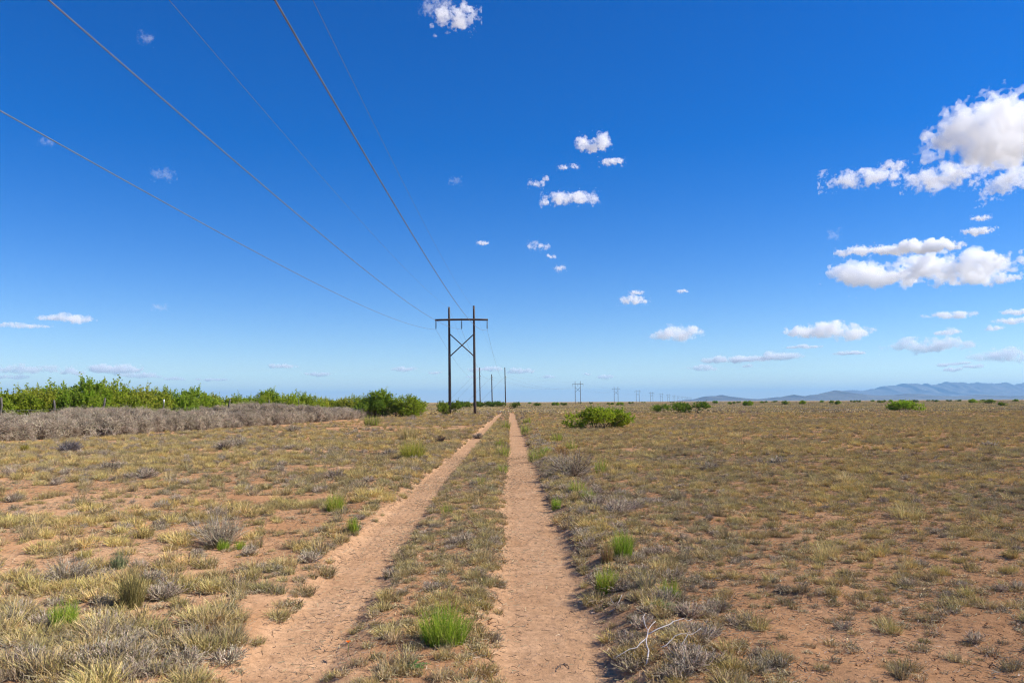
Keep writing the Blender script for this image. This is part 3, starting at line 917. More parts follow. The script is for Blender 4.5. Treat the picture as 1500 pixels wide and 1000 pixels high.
green_clump(888, 868, 36, 36, GREEN[:3] + YGREEN, 'dense lime green snakeweed overhanging the wheel track', n=360)
green_clump(982, 890, 34, 30, YGREEN + GREEN, 'pale green snakeweed sunk in the grey brush of the verge', n=220)
green_clump(491, 748, 30, 24, GREEN + YGREEN, 'round lime green snakeweed in the dry grass, fence side of the tracks', n=330)
green_clump(517, 781, 20, 24, GREEN, 'narrow green snakeweed at the sandy edge of the fence-side track', n=220)
green_clump(604, 673, 42, 26, YGREEN, 'wide yellow-green snakeweed bush with a dark foot in the dry field', n=420)
green_clump(95, 918, 40, 38, GREEN + YGREEN, 'bright green snakeweed rising out of the grey tangle', n=330)
green_clump(327, 806, 20, 17, GREEN, 'little green snakeweed at the foot of a grey dead bush', n=160)
green_clump(352, 804, 17, 14, GREEN, 'tiny green snakeweed with sand around it, beside another one', n=140)
green_clump(815, 742, 15, 18, GREEN, 'small bright green snakeweed on the very edge of the track', n=180)
green_clump(192, 890, 36, 55, [(.22, .20, .06), (.30, .26, .08), (.16, .13, .06), (.35, .30, .12)], 'tall olive brown snakeweed gone half dry', n=330)
green_clump(174, 832, 28, 27, [(.24, .29, .14), (.28, .32, .17), (.20, .25, .12)], 'soft grey-green snakeweed in the field', n=220)
strip = [(736, 668, 20, 13), (735, 690, 16, 10), (700, 709, 24, 9), (733, 655, 14, 9), (741, 628, 12, 8), (655, 752, 16, 12)]
for a in strip: green_clump(a[0], a[1], a[2] * 1.3, a[3] * 1.35, GREEN[:3] + OLIVE, 'bright green grass tuft on the strip between the wheel tracks', 'green_tuft', n=150)['group'] = 'green tufts on the middle strip'
verge = [(785, 673, 22, 15), (770, 636, 14, 11), (815, 647, 17, 9), (838, 659, 15, 10), (880, 694, 22, 17), (846, 726, 22, 15), (862, 738, 20, 15), (772, 622, 10, 7), (800, 668, 14, 9)]
for a in verge: green_clump(a[0], a[1], a[2] * 1.3, a[3] * 1.35, GREEN + OLIVE, 'green tuft among the grey weeds bordering the open-range track', 'green_tuft', n=150)['group'] = 'green tufts on the verge'
green_clump(36, 662, 12, 12, [(.40, .34, .07), (.34, .28, .06), (.28, .25, .06)], 'small round yellow tuft on bare sand below the tumbleweed drift', 'yellow_tuft', n=200, cat='grass tuft')
green_clump(545, 623, 28, 15, GREEN[:3] + OLIVE, 'loose green plant at the end of the tumbleweed drift', n=260)
green_clump(823, 668, 26, 14, [(.36, .19, .07), (.42, .27, .10), (.30, .20, .08)], 'rust coloured dry plant on the verge', 'rusty_weed', n=240, cat='dry plant')
for a in ((600, 645, 30, 22), (150, 662, 16, 12), (525, 700, 18, 12), (1240, 706, 40, 14), (1080, 640, 30, 8), (1330, 760, 60, 26), (1210, 815, 46, 26)):
    green_clump(*a, STRAW, 'patch of taller straw yellow grass', 'straw_grass', n=260, cat='grass clump')['group'] = 'taller straw grass patches'

def dead_bush(px, py, wpx, hpx, label, n=110, pal=DEAD):
    p = on_ground(px, py); w = wpx / FPX * p.y; h = hpx / FPX * p.y
    m = twiggy(n, w * .5, h, pal, .0022 * max(1, p.y / 8), min(1.35, .8 * w / h), fine=4)
    return tag(link('dead_bush', m.mesh('dead_bush', M_TWIG), None, (p.x, p.y, gz(p.x, p.y))), label, 'dead shrub')
dead_bush(322, 800, 62, 48, 'large grey dead bush with pale bent stalks in the field', 150)
dead_bush(102, 662, 26, 18, 'dark grey rounded dead bush on bare sand below the drift', 200, [(.17, .15, .14), (.23, .2, .19)])
dead_bush(100, 850, 70, 36, 'spreading grey dead bush behind the green snakeweed of the tangle', 130)
dead_bush(905, 752, 62, 24, 'low brown-grey dead bush on the open-range side', 130)
dead_bush(835, 700, 66, 38, 'wide grey-green dead bush filling the verge', 170, DEAD + GREYG)
dead_bush(645, 649, 14, 11, 'dark brown dead stalks standing in the dry grass', 50, [(.10, .07, .055), (.14, .1, .08)])
dead_bush(1450, 655, 40, 9, 'flat grey dead brush far out on the open range', 120)
for a in ((350, 655, 30, 16), (330, 658, 18, 14), (490, 700, 34, 16), (215, 700, 34, 16), (430, 632, 24, 10), (160, 690, 30, 14), (700, 640, 14, 9), (1040, 690, 30, 14), (1140, 680, 34, 12), (570, 668, 22, 12)):
    dead_bush(*a, 'grey dead bush standing in the dry grass', 110)['group'] = 'grey dead bushes in the grass'

# leafy weeds
def rosette(px, py, r, n, label):
    p = on_ground(px, py); b = MB()
    for k in range(n):
        a = rng.uniform(0, 6.28); L = r * rng.uniform(.6, 1.1); ez = rng.uniform(.2, .9)
        t = np.linspace(0, 1, 6)
        P = np.stack([np.cos(a) * L * t, np.sin(a) * L * t, L * (ez * t - ez * .75 * t ** 2)], -1)
        sd = np.array([-math.sin(a), math.cos(a), .2])
        c = mixc(1, [(.13, .22, .06), (.20, .28, .10), (.26, .32, .15)])
        b.ribbons(P[None], np.array([[.004, .012, .011, .012, .008, .002]]), sd[None], c)
        for j in range(1, 6):               # small side leaflets
            for s in (-1, 1):
                q = P[j] * .97
                e = q + (sd * s * .8 + np.array([math.cos(a), math.sin(a), .2]) * .6) * L * .2
                b.ribbons(np.stack([q, (q + e) / 2, e])[None], np.array([[.003, .008, .002]]), np.array([[math.cos(a), math.sin(a), 0.]]), c)
    return tag(link('leafy_weed', b.mesh('leafy_weed', M_GREEN), None, (p.x, p.y, gz(p.x, p.y) + .01)), label, 'weed')
rosette(604, 978, .10, 18, 'small leafy green weed on the strip between the tracks')
rosette(975, 908, .15, 20, 'fern-leaved green weed among the dead white branches')

p = on_ground(509, 953)
fl = bpy.data.objects.new('orange_wildflower', None); col.objects.link(fl); fl.location = (p.x, p.y, gz(p.x, p.y))
b = MB(); b.tube([(0, 0, -.01), (.006, 0, .05), (.004, .004, .095)], .0022, (.2, .24, .08), 5); link('stem', b.mesh('stem', M_GREEN), fl)
b = MB()
for k in range(5):
    a = k * 2 * math.pi / 5
    P = np.array([[.004, .004, .092], [.004 + .011 * math.cos(a), .004 + .011 * math.sin(a), .102], [.004 + .019 * math.cos(a), .004 + .019 * math.sin(a), .103]])
    b.ribbons(P[None], np.array([[.006, .017, .010]]), np.array([[-math.sin(a), math.cos(a), 0]]), np.array([[.75, .13, .03]]))
link('petals', b.mesh('petals', M_GREEN), fl)
tag(fl, 'tiny orange wildflower beside the fence-side wheel track', 'flower')

# bleached branches on the verge and a forked twig in the rut
def branch(name, px, py, pts, rad, colr, label, k=6):
    p = on_ground(px, py); z = gz(p.x, p.y); b = MB()
    for i, (ps, r) in enumerate(pts):
        q = []
        n = 3 * (len(ps) - 1) + 1
        for t in np.linspace(0, len(ps) - 1, n):
            j = min(int(t), len(ps) - 2); f = t - j
            v = np.array(ps[j]) * (1 - f) + np.array(ps[j + 1]) * f
            q.append(v + (rng.normal(0, .006, 3) if 0 < t < len(ps) - 1 else 0))
        b.tube(q, np.linspace(r, r * .35, n) * rad, colr, k)
    return tag(link(name, b.mesh(name, M_BARK, True), None, (p.x, p.y, z)), label, 'branch')
branch('dead_branch', 945, 975, [([(0, -.05, .02), (.03, .1, .10), (.06, .25, .15), (.14, .38, .17)], 1.2), ([(.04, .16, .12), (-.08, .06, .08), (-.2, .02, .03)], .8),
    ([(.06, .25, .15), (.05, .36, .19), (.08, .5, .19)], .7), ([(.05, .2, .13), (.18, .26, .17), (.3, .42, .17), (.42, .5, .15)], .9), ([(.13, .1, .08), (.24, .18, .13), (.34, .22, .14)], .8),
    ([(.2, .0, .06), (.3, .1, .16), (.4, .14, .19)], .8)], .0045, (.50, .46, .43), 'bleached white dead branches lying in the grey brush of the verge')
branch('dead_branch', 893, 895, [([(0, 0, .01), (.08, .05, .06), (.12, .12, .12)], 1), ([(.06, .04, .05), (.02, .1, .1)], .7)], .005, (.5, .45, .42), 'short pale dead branch poking out over the wheel track')
branch('fallen_twig', 822, 962, [([(-.03, -.02, .006), (-.035, .03, .02), (.0, .08, .028), (.05, .13, .02)], 1.2), ([(.02, .10, .026), (.05, .07, .022), (.055, -.01, .008)], .9), ([(-.034, .03, .02), (-.06, .045, .01), (-.075, .03, .006)], .6), ([(.03, .11, .025), (.0, .14, .02)], .6)],
    .0042, (.13, .105, .09), 'forked dark twig lying in the wheel track facing the open range')
branch('fallen_twig', 775, 985, [([(-.04, 0, .005), (.0, .02, .015), (.05, .03, .006)], 1)], .003, (.16, .13, .11), 'short straight twig lying in the wheel track facing the open range')
branch('dead_branch', 310, 800, [([(0, 0, 0), (.06, .03, .14), (.12, .05, .20), (.14, .05, .05)], 1), ([(-.05, .02, 0), (-.2, .05, .12), (-.35, .1, .15)], .8)], .006, (.5, .46, .38), 'bent pale stalks leaning on a grey dead bush')

# ------------------------------------------------------------------ tumbleweed drift and fence
TW = [link('tumbleweed', tumbleweed(n, r, .009).mesh('tumbleweed', M_TWIG), None, (0, 0, -40)) for n, r in ((200, .5), (180, .48), (220, .52), (170, .46))]
pts, rots, scl = [], [], []
y = 24.0
while y < 96:
    bf = float(bank_front(y)) + 1.0 * (float(vnoise(np.array([y * .35]), np.array([2.0]), 3)[0]) - .5)
    thick = 4.2
    H = 1.66 * (.66 + .60 * float(vnoise(np.array([y * .18]), np.array([7.0]), 4)[0])) * float(np.interp(y, [24, 70, 96], [1, .9, .3]))
    for _ in range(34):
        u = rng.uniform(0, 1)
        x = bf - thick * u
        hmax = H * min(1, .45 + u * 2.4)
        r = .4 + 1.0 * rng.uniform(0, 1) ** 1.6
        z = rng.uniform(.1, 1) * max(0.1, hmax - r * .35)
        pts.append((x, y + rng.uniform(-.6, .6), gz(x, y) + max(z, r * .36))); rots.append(rng.uniform(0, 6.28, 3)); scl.append([r, r, r * rng.uniform(.7, 1)])
    y += .62
scatter('tumbleweed_drift', TW, pts, rots, scl, 'long grey-brown drift of dead tumbleweeds piled along the fence', 'tumbleweeds')
for o in TW: col.objects.unlink(o)
for (px, py, s, lab) in ((494, 612, .7, 'loose tumbleweed at the tapering end of the drift'), (132, 640, .5, 'small loose tumbleweed on the sand before the drift')):
    p = on_ground(px, py); tag(link('tumbleweed', TW[0].data, None, (p.x, p.y, gz(p.x, p.y) + .45 * s), rng.uniform(0, 6), s), lab, 'tumbleweed')

fence = bpy.data.objects.new('barbed_wire_fence', None); col.objects.link(fence)
fpts = []
for (px, Y, ty) in ((-60, 40, 586), (4, 40.5, 583), (82, 43, 587), (148, 46.5, 584), (240, 52, 587), (333, 59.5, 585), (395, 68, 586), (440, 77, 586)):
    p = on_depth(px, ty, Y); fpts.append(p)
fence.location = (fpts[1].x, fpts[1].y, 0)
for k, p in enumerate(fpts):
    g = gz(p.x, p.y); q = Vector((p.x - fence.location.x, p.y - fence.location.y, 0))
    b = MB()
    if k == 4:      # steel stakes with white tips
        b.tube([q + Vector((0, 0, -.4)), q + Vector((0, 0, p.z - .15))], .035, k=5)
        po = link('post', b.mesh('post', M_POST), fence)
        b = MB(); b.tube([q + Vector((0, 0, p.z - .149)), q + Vector((0, 0, p.z + .1))], .045, k=5); link('white_tip', b.mesh('white_tip', M_TPOST), po)
    else:
        L = rng.uniform(-.12, .12)
        zs = np.linspace(-.4, p.z + .05, 7)
        b.tube([q + Vector((L * z + rng.normal(0, .018), rng.normal(0, .018), z)) for z in zs], [.055 + rng.normal(0, .008) for _ in zs], k=7)
        link('post', b.mesh('post', M_POST, True), fence)
for hz in (.45, .8, 1.15, 1.4):
    b = MB(); b.tube([Vector((p.x - fence.location.x, p.y - fence.location.y - .09, gz(p.x, p.y) + hz)) for p in fpts], .004, k=4)
    link('strand', b.mesh('strand', M_STEEL), fence)
tag(fence, 'old barbed wire fence of crooked posts half buried in tumbleweeds', 'fence')

# ------------------------------------------------------------------ mesquite bushes
LEAFC = [(.27, .37, .032), (.32, .40, .037), (.37, .43, .05), (.23, .32, .027), (.41, .42, .06)]
def mesquite(w, d, h, nst, nleaf, seed, shoots=.25, pal=LEAFC, leafs=.11, skirt=.10):
    """stems fanning out from the foot; twigs; pinnate leaves as pairs of narrow blades along the twigs"""
    global rng
    keep = rng; rng = np.random.default_rng(seed)
    tb = MB()
    # several lobes give the crown its uneven outline
    nl = max(4, int(w * 1.6))
    lob = np.stack([rng.uniform(-.5, .5, nl) * w * .82, rng.uniform(-.5, .5, nl) * d * .8, rng.uniform(.34, .68, nl) * h], -1)
    lob[:, 2] *= 1 - .35 * np.abs(lob[:, 0] / (w * .5)) ** 2
    lr = np.stack([rng.uniform(.17, .27, nl) * w * .9, rng.uniform(.2, .3, nl) * d, rng.uniform(.22, .36, nl) * h], -1)
    # stems
    n = nst; t = np.linspace(0, 1, 5)
    src = rng.integers(0, nl, n)
    end = lob[src] + rng.normal(0, .45, (n, 3)) * lr[src]
    st = np.stack([rng.normal(0, w * .06, n), rng.normal(0, d * .06, n), np.full(n, -.1)], -1) + lob[src] * np.array([.55, .55, 0])
    P = st[:, None] * (1 - t[None, :, None]) + end[:, None] * t[None, :, None]
    P[:, :, 2] += (np.sin(t * math.pi) * .12 * h)[None]
    P[:, 1:-1] += rng.normal(0, .05 * h, (n, 3, 3))
    tb.tubes(P, np.linspace(.045, .012, 5)[None] * rng.uniform(.5, 1.2, n)[:, None] * h / 2.5, mixc(n, [(.10, .075, .055), (.15, .12, .095), (.07, .05, .04)]), 5)
    # twigs with leaves
    nt = nleaf // 12
    src = rng.integers(0, nl, nt)
    u = rng.standard_normal((nt, 3)); u /= np.linalg.norm(u, axis=1, keepdims=True)
    rad = rng.uniform(.35, 1.0, nt) ** .6
    o = lob[src] + u * rad[:, None] * lr[src]
    o[:, 2] = np.maximum(o[:, 2], skirt * h + rng.uniform(0, .15, nt) * h)
    dirv = u * .7 + np.array([0, 0, .55]) + rng.normal(0, .35, (nt, 3)); dirv /= np.linalg.norm(dirv, axis=1, keepdims=True)
    isS = rng.uniform(0, 1, nt) < shoots * (u[:, 2] > .2)
    TL = np.where(isS, rng.uniform(.18, .34, nt), rng.uniform(.10, .24, nt)) * h * .8
    dirv = np.where(isS[:, None], dirv * .45 + np.array([0, 0, .8]), dirv)
    tt = np.linspace(0, 1, 3)
    P = o[:, None] + dirv[:, None] * TL[:, None, None] * tt[None, :, None]
    tb.tubes(P, np.array([.008, .006, .003])[None] * np.ones((nt, 1)), mixc(nt, [(.12, .10, .06), (.16, .13, .08)]), 3)
    lb = MB()
    m = nt * 12
    s2 = np.repeat(np.arange(nt), 12)
    f = np.tile(np.linspace(.08, 1.0, 12), nt)
    q = o[s2] + dirv[s2] * (TL[s2] * f)[:, None] + rng.normal(0, .015, (m, 3))
    ld = rng.standard_normal((m, 3)); ld[:, 2] = ld[:, 2] * .5 - .15; ld += dirv[s2] * .5; ld /= np.linalg.norm(ld, axis=1, keepdims=True)
    LL = leafs * rng.uniform(.6, 1.3, m)
    P = np.stack([q, q + ld * LL[:, None] * .55, q + ld * LL[:, None] + np.array([0, 0, -.25]) * LL[:, None]], 1)
    sd = np.cross(ld, rng.standard_normal((m, 3))); sd /= np.linalg.norm(sd, axis=1, keepdims=True)
    # one hue per lobe, varied per twig
    lobc = mixc(nl, pal, .05); twc = rng.normal(1, .13, nt)
    c = np.clip(lobc[src][s2] * twc[s2][:, None] * .6 + mixc(m, pal, .12) * .4, .01, .9)
    lb.ribbons(P, np.array([.4, .62, .3])[None] * LL[:, None], sd, c)
    rng = keep
    return tb.mesh('trunk', M_BARK), lb.mesh('crown', M_LEAF)

BUSH = [mesquite(5.0, 3.6, 2.9, 26, 19200, 1, .10, leafs=.115), mesquite(4.4, 3.4, 2.6, 22, 16800, 2, .09, leafs=.115), mesquite(5.4, 3.6, 2.7, 26, 19200, 3, .11, leafs=.115),
        mesquite(3.9, 2.6, 1.32, 40, 10200, 4, .25, [(.24, .38, .025), (.30, .42, .03), (.35, .45, .045), (.20, .31, .02), (.38, .42, .05)], .085, .0),
        mesquite(4.4, 3.0, 1.9, 24, 5400, 5, .12, [(.14, .22, .025), (.18, .26, .03), (.12, .19, .022), (.22, .29, .038)], .12, .0)]
BW = [5.0, 4.4, 5.4, 3.9, 4.4]; BH = [2.9, 2.6, 2.7, 1.32, 1.9]
def bush(v, x, y, w, h, rz, label, group=None, name='mesquite_bush'):
    o = bpy.data.objects.new(name, None); col.objects.link(o)
    o.location = (x, y, gz(x, y)); o.rotation_euler = (0, 0, rz)
    o.scale = (w / BW[v], .5 * (w / BW[v] + h / BH[v]), h / BH[v])
    link('trunk', BUSH[v][0], o); link('crown', BUSH[v][1], o)
    return tag(o, label, 'bush', group)
def bush_px(v, px, top, Y, wpx, label, group=None, rz=0.0, **k):
    p = on_depth(px, top, Y)
    return bush(v, p.x, Y, wpx / FPX * Y, p.z * .97, rz, label, group, **k)
drift = 'mesquites behind the tumbleweed drift'
dl = 'green mesquite bush in the hedge behind the tumbleweed drift and fence'
for k, (v, px, top, Y, w) in enumerate(((0, -30, 566, 47, 120), (1, 28, 564, 48, 100), (2, 78, 563, 52, 110), (0, 118, 556, 50, 112), (2, 168, 560, 53, 110), (1, 205, 566, 56, 90),
        (2, 250, 571, 58, 84), (0, 292, 569, 63, 90), (1, 330, 574, 66, 70), (1, 150, 568, 58, 120), (2, 50, 570, 57, 130), (0, 225, 574, 66, 120))):
    bush_px(v, px, top, Y, w, dl, drift, rz=(0, .4, -.3, 3.1, 2.8)[k % 5])
for v, px, top, Y, w in ((0, 402, 571, 88, 78), (2, 440, 575, 92, 74), (1, 378, 577, 84, 40), (1, 462, 580, 100, 40)):
    bush_px(v, px, top, Y, w, 'green mesquite bush of the separate clump where the drift runs thin', 'mesquites in the thinner clump', rz=rng.uniform(-.4, .4))
for v, px, top, Y, w in ((1, 492, 582, 125, 40), (2, 522, 580, 118, 56)):
    bush_px(v, px, top, Y, w, 'low mesquite bush behind the end of the drift', 'low mesquites behind the drift end', rz=rng.uniform(-.4, .4))
bush_px(0, 566, 572, 88, 96, 'big rounded mesquite bush standing at the end of the tumbleweed drift', rz=.15)
bush_px(4, 540, 584, 86, 42, 'yellow-green side bush leaning against the big rounded mesquite', rz=.6)
for v, px, top, Y, w in ((4, 612, 586, 150, 26), (4, 655, 585.0, 104, 34), (4, 664, 587, 150, 30)):
    bush_px(v, px, top, Y, w, 'dark green bush around the foot of the H-frame pole', 'bushes around the H-frame pole foot', rz=rng.uniform(-1, 1))
for v, px, top, Y, w in ((4, 688, 587.2, 215, 30), (4, 706, 587.2, 225, 26), (4, 722, 587.0, 235, 26), (4, 676, 587.2, 230, 26), (4, 733, 587.4, 250, 18)):
    bush_px(v, px, top, Y, w, 'low dark green bush near the three single poles', 'bushes near the three poles', rz=rng.uniform(-1, 1))
bush_px(3, 877, 596.5, 49, 92, 'bright lime green mesquite bush alone on the open range', rz=.1)
bush_px(4, 1007, 586.2, 112, 62, 'wide dark green bush beyond the lone lime green mesquite', rz=.2)
bush_px(4, 966, 590, 115, 24, 'small green bush touching the wide dark green bush')
bush_px(3, 1326, 585.8, 118, 46, 'bright green bush alone far out below the mountains', rz=2.9)
bush_px(4, 755, 588.0, 190, 15, 'small dark bush growing right beside the far wheel track')
far = [(787, 589.2, 260, 11), (815, 589.0, 300, 10), (826, 589, 310, 9), (895, 588.8, 330, 10), (907, 588.8, 300, 9), (924, 588.2, 420, 7), (1071, 587.4, 330, 10), (1097, 586.6, 250, 14), (1118, 586.8, 420, 10), (1150, 586.2, 280, 11),
       (1176, 586.3, 300, 10), (1224, 585.6, 260, 14), (1291, 585.2, 400, 12), (1305, 585.2, 520, 7), (1340, 584.8, 420, 12), (1370, 584.9, 500, 9), (1424, 584.4, 330, 13), (1449, 584.0, 300, 22), (1467, 588.0, 180, 11), (1488, 584.2, 520, 8),
       (1250, 585.4, 520, 7), (1258, 585.4, 540, 5), (1047, 587.0, 420, 7), (1082, 586.9, 500, 6), (1135, 586.4, 620, 8), (1204, 586, 560, 7), (1390, 584.8, 650, 10), (1405, 584.6, 600, 8), (1278, 585.6, 640, 6), (866, 588.2, 560, 6),
       (850, 588.4, 640, 5), (776, 588.7, 620, 6), (985, 587.6, 640, 7), (943, 588.0, 600, 6), (1320, 585.2, 700, 7), (1360, 585, 760, 6), (1440, 584.5, 700, 8)]
for k, (px, top, Y, w) in enumerate(far):
    bush_px((4, 3, 4)[k % 3], px, top, Y, w * 1.15, 'tiny dark shrub dotted along the far edge of the open range', 'far shrubs on the open range', rz=rng.uniform(0, 6), name='desert_shrub')

# ------------------------------------------------------------------ clouds
import openvdb
def cloud_mat(name, dens):
    m, n, l, out = new_mat(name)
    v = n.new('ShaderNodeVolumeScatter')
    v.inputs['Color'].default_value = (.995, .995, 1, 1)
    v.inputs['Density'].default_value = dens
    v.inputs['Anisotropy'].default_value = 0.0
    l.new(v.outputs[0], out.inputs['Volume'])
    return m
NN = 128
crng = np.random.default_rng(5)
kx = np.fft.fftfreq(NN)[:, None, None] * NN; ky = np.fft.fftfreq(NN)[None, :, None] * NN; kz = np.fft.rfftfreq(NN)[None, None, :] * NN
kk = np.sqrt(kx ** 2 + ky ** 2 + kz ** 2); kk[0, 0, 0] = 1
sp = np.fft.rfftn(crng.standard_normal((NN, NN, NN))) * np.where(kk < 3.0, .0, kk ** -1.7)
NOISE = np.fft.irfftn(sp, (NN, NN, NN)); NOISE /= NOISE.std()

CLOUD_ALT = 2300.0
def cloud(px, py, w, h, label, od=5.0, rag=.42, group=None, nb=None):
    d = ray(px, py); el = math.atan2(d.z, math.hypot(d.x, d.y))
    dist = CLOUD_ALT / math.tan(max(el, R(2.2)))
    hz = Vector((d.x, d.y, 0)).normalized()
    c = Vector((hz.x * dist, hz.y * dist, EYE + dist * math.tan(el)))
    slant = math.hypot(dist, c.z)
    mpp = slant / FPX / (1 + 0.0)
    W, H = w * mpp * 1.02, h * mpp * 1.02
    D = max(H * .8, min(W * .45, H * 1.3))
    cell = max(W / 112, H / 40)
    nx, ny, nz = [int(math.ceil(s * 1.35 / cell)) + 4 for s in (W, D, H)]
    g = [(np.arange(n) - (n - 1) / 2) * cell for n in (nx, ny, nz)]
    X, Y, Z = np.meshgrid(*g, indexing='ij')
    nb = nb or max(2, int(round(w / h * 2.2)))
    f = np.full(X.shape, -9.0)
    for k in range(nb):
        bx = (-.5 + (k + .5) / nb) * W * .80 + crng.normal(0, W * .05)
        k2 = 1 - (abs(bx) / (W * .5)) ** 2 * .55
        by = crng.normal(0, D * .13)
        rx = W * max(.20, .68 / nb) * crng.uniform(.75, 1.25); ry = D * .42 * k2; rz = H * .46 * k2 * crng.uniform(.6, 1.05)
        bz = crng.normal(-.02, .10) * H
        zz = Z - bz
        rzz = np.where(zz < 0, rz * .75, rz)
        e = 1 - ((X - bx) / rx) ** 2 - ((Y - by) / ry) ** 2 - (zz / rzz) ** 2
        f = np.maximum(f, e) + .15 * np.exp(-np.abs(f - e) * 3)
    o = crng.integers(0, NN, 3)
    # noise sampled in world proportion
    st = 1 if max(nx, ny, nz) <= NN else 1
    ix = [(np.arange(n) * st + oo) % NN for n, oo in zip((nx, ny, nz), o)]
    nf = NOISE[np.ix_(*ix)]
    f = np.maximum(f, -2.5) * .8 - .10 + 1.7 * rag * nf
    border = np.ones_like(f, bool); border[1:-1, 1:-1, 1:-1] = False
    f[border] = -1
    arr = (-np.clip(f, -1, 1)).astype(np.float32)
    grid = openvdb.FloatGrid(1.0); grid.copyFromArray(arr)
    pts, quads = grid.convertToQuads(isovalue=0.0)
    if len(quads) == 0: return None
    P = (pts - np.array([(nx - 1) / 2, (ny - 1) / 2, (nz - 1) / 2])) * cell
    q = quads.astype(np.int64)
    # make sure that faces look outwards
    v = P[q]; nrm = np.cross(v[:, 1] - v[:, 0], v[:, 2] - v[:, 0]); vol = (nrm * v[:, 0]).sum()
    if vol < 0: q = q[:, ::-1]
    me = mesh_np('cloud', P, q, None, None, True, cloud_mat('cloud_vapour', (.75 if el > R(6) else .5) * od / H))
    ob = link('cloud', me, None, c, math.atan2(hz.y, hz.x) - math.pi / 2)
    # tilt to sit square to the sight line's height above the horizon is not needed: clouds stay level
    return tag(ob, label, 'cloud', group)

cloud(1474, 196, 168, 98, 'big heaped white cloud with a grey shaded middle', 7, .34, nb=6)
cloud(1484, 270, 66, 34, 'ragged white cloud just below the big heaped cloud', 3.8, .5)
cloud(1384, 258, 74, 26, 'torn white cloud trailing beside the big heaped cloud', 2.6, .7)
cloud(1264, 261, 80, 18, 'thin torn strip of cloud trailing off from the big heaped cloud', 2.0, .8)
cloud(1308, 243, 26, 11, 'small puff above the thin torn cloud strip', 2, .6)
cloud(1345, 396, 190, 40, 'broad flat-based white cloud bank with frayed ends', 4.5, .5, nb=9)
cloud(1342, 364, 84, 18, 'rounded puff riding on the broad flat-based cloud bank', 5, .4)
cloud(1262, 368, 50, 13, 'small cloud streak at one end of the broad cloud bank', 3, .5)
cloud(1440, 410, 70, 14, 'low cloud streak at the frayed foot of the broad cloud bank', 3, .5)
cloud(1466, 380, 16, 12, 'little puff beside the broad cloud bank', 3, .6)
cloud(1433, 339, 32, 9, 'pair-forming small cloud over the broad cloud bank, the wider one', 3, .5)
cloud(1437, 319, 18, 7, 'pair-forming small cloud over the broad cloud bank, the smaller one', 2.5, .55)
cloud(870, 213, 42, 32, 'compact bright white cloud puff alone in the deep blue', 4.5, .45)
cloud(897, 237, 28, 9, 'small flat cloud just under the compact bright puff', 2.2, .6)
cloud(836, 290, 64, 15, 'thin frayed cloud streak high above the far power poles', 2.0, .75)
cloud(668, 23, 50, 34, 'bright ragged cloud beside the overhead wires, highest of all', 3.5, .55)
cloud(638, 12, 34, 20, 'faint wisp beside the highest ragged cloud', .8, .9)
cloud(993, 489, 64, 22, 'flat white cloud over the far power poles', 4, .4)
cloud(1218, 486, 98, 22, 'long flat white cloud over the hills', 4.5, .4)
cloud(1076, 527, 74, 11, 'long low cloud strip over the western hills'.replace('western ', 'small '), 3.5, .4)
cloud(1142, 522, 50, 12, 'low lens-shaped cloud joined to the low strip over the hills', 3.5, .35)
cloud(1366, 506, 90, 17, 'double-layered flat cloud over the mountains', 3, .5)
cloud(1486, 520, 80, 17, 'wide frayed cloud low over the mountain crest', 3, .5)
cloud(98, 466, 54, 11, 'flat cloud streak high above the mesquite hedge', 2.5, .4)
cloud(35, 477, 46, 6, 'thin cloud streak above the mesquite hedge', 1.6, .4)
cloud(166, 541, 66, 13, 'heaped white cloud low behind the mesquite hedge', 3.5, .4)
cloud(45, 541, 78, 10, 'long low cloud bank behind the mesquite hedge', 2, .55)
cloud(206, 550, 46, 8, 'low cloud strip trailing from the heaped cloud behind the hedge', 2.5, .4)
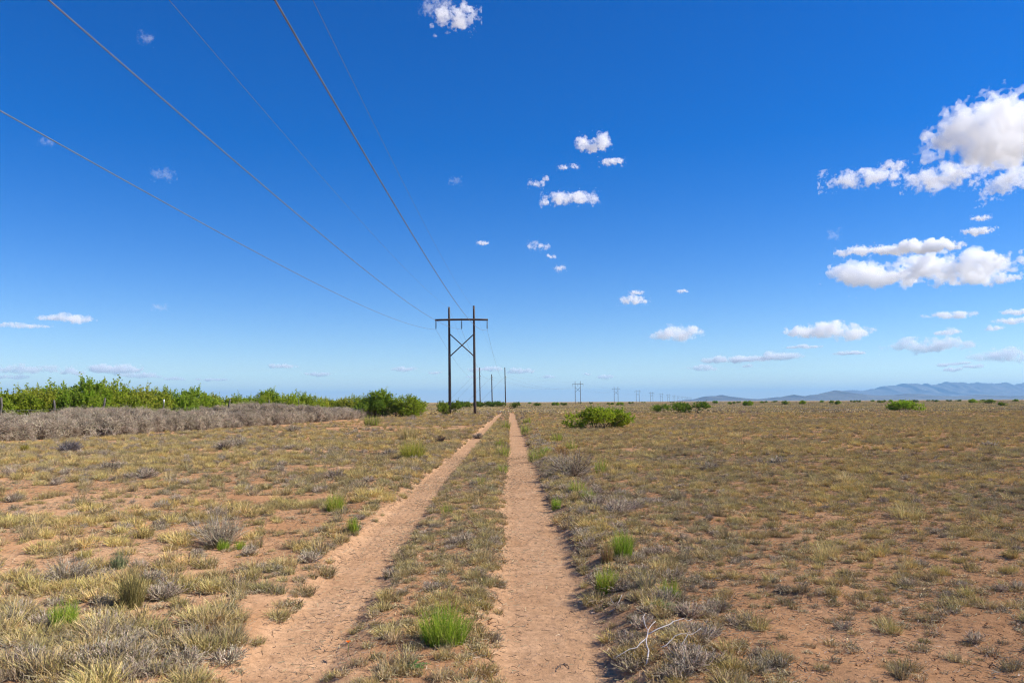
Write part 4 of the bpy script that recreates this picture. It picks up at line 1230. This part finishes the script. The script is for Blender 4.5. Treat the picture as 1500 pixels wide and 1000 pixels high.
puffs = {'tiny cloud puff in the blue between the compact bright puff and the flat one': ([(781, 360, 15, 12), (797, 362, 14, 12), (820, 393, 17, 10), (808, 376, 12, 8), (842, 244, 12, 7), (825, 246, 14, 7), (786, 270, 20, 10), (800, 262, 10, 8), (798, 297, 14, 7), (928, 440, 36, 11), (932, 429, 18, 6), (1000, 427, 14, 5), (707, 356, 15, 6)], 2.0, .55),
         'small flat cloud low over the mountains': ([(1392, 462, 54, 9), (1388, 486, 27, 9), (1457, 481, 18, 7), (1490, 457, 34, 8), (1488, 470, 40, 9), (1245, 517, 34, 6), (1385, 534, 26, 5), (1411, 532, 20, 4), (1396, 541, 22, 5), (1425, 537, 22, 5)], 3.0, .35),
         'small low cloud over the plain near the far power poles': ([(1030, 539, 34, 9), (1176, 508, 38, 6), (1095, 536, 14, 5), (887, 552, 22, 7), (803, 552, 18, 5), (762, 543, 36, 9), (722, 540, 30, 8), (860, 548, 12, 4)], 2.6, .35),
         'small low cloud over the bushes on the fence side': ([(415, 536, 38, 6), (466, 548, 36, 6), (592, 541, 32, 8), (638, 546, 20, 5), (255, 555, 26, 5), (698, 541, 24, 7), (20, 552, 34, 6), (105, 545, 30, 8), (310, 556, 40, 4), (690, 552, 14, 4)], 2.2, .35),
         'faint wisp of cloud in the deep blue near the wires': ([(240, 256, 24, 14), (213, 57, 14, 12), (68, 208, 14, 8), (667, 265, 14, 9), (234, 450, 16, 8), (1222, 343, 14, 12)], .35, .9)}
for lab, (lst, od, rg) in puffs.items():
    for a in lst: cloud(*a, lab, od, rg, group='clouds: ' + lab.split(' ', 1)[1][:40])

# ------------------------------------------------------------------ air
b = MB(); b.box((0, 0, 212), (31000, 0, 0), (0, 31000, 0), (0, 0, 218))
m, n, l, out = new_mat('haze_air')
pv = n.new('ShaderNodeVolumePrincipled')
pv.inputs['Color'].default_value = (.26, .53, .88, 1)
pv.inputs['Density'].default_value = 6.0e-5
pv.inputs['Anisotropy'].default_value = .1
l.new(pv.outputs[0], out.inputs['Volume'])
hz = link('haze', b.mesh('haze', m))
tag(hz, 'thin blue desert haze', 'haze', kind='stuff')
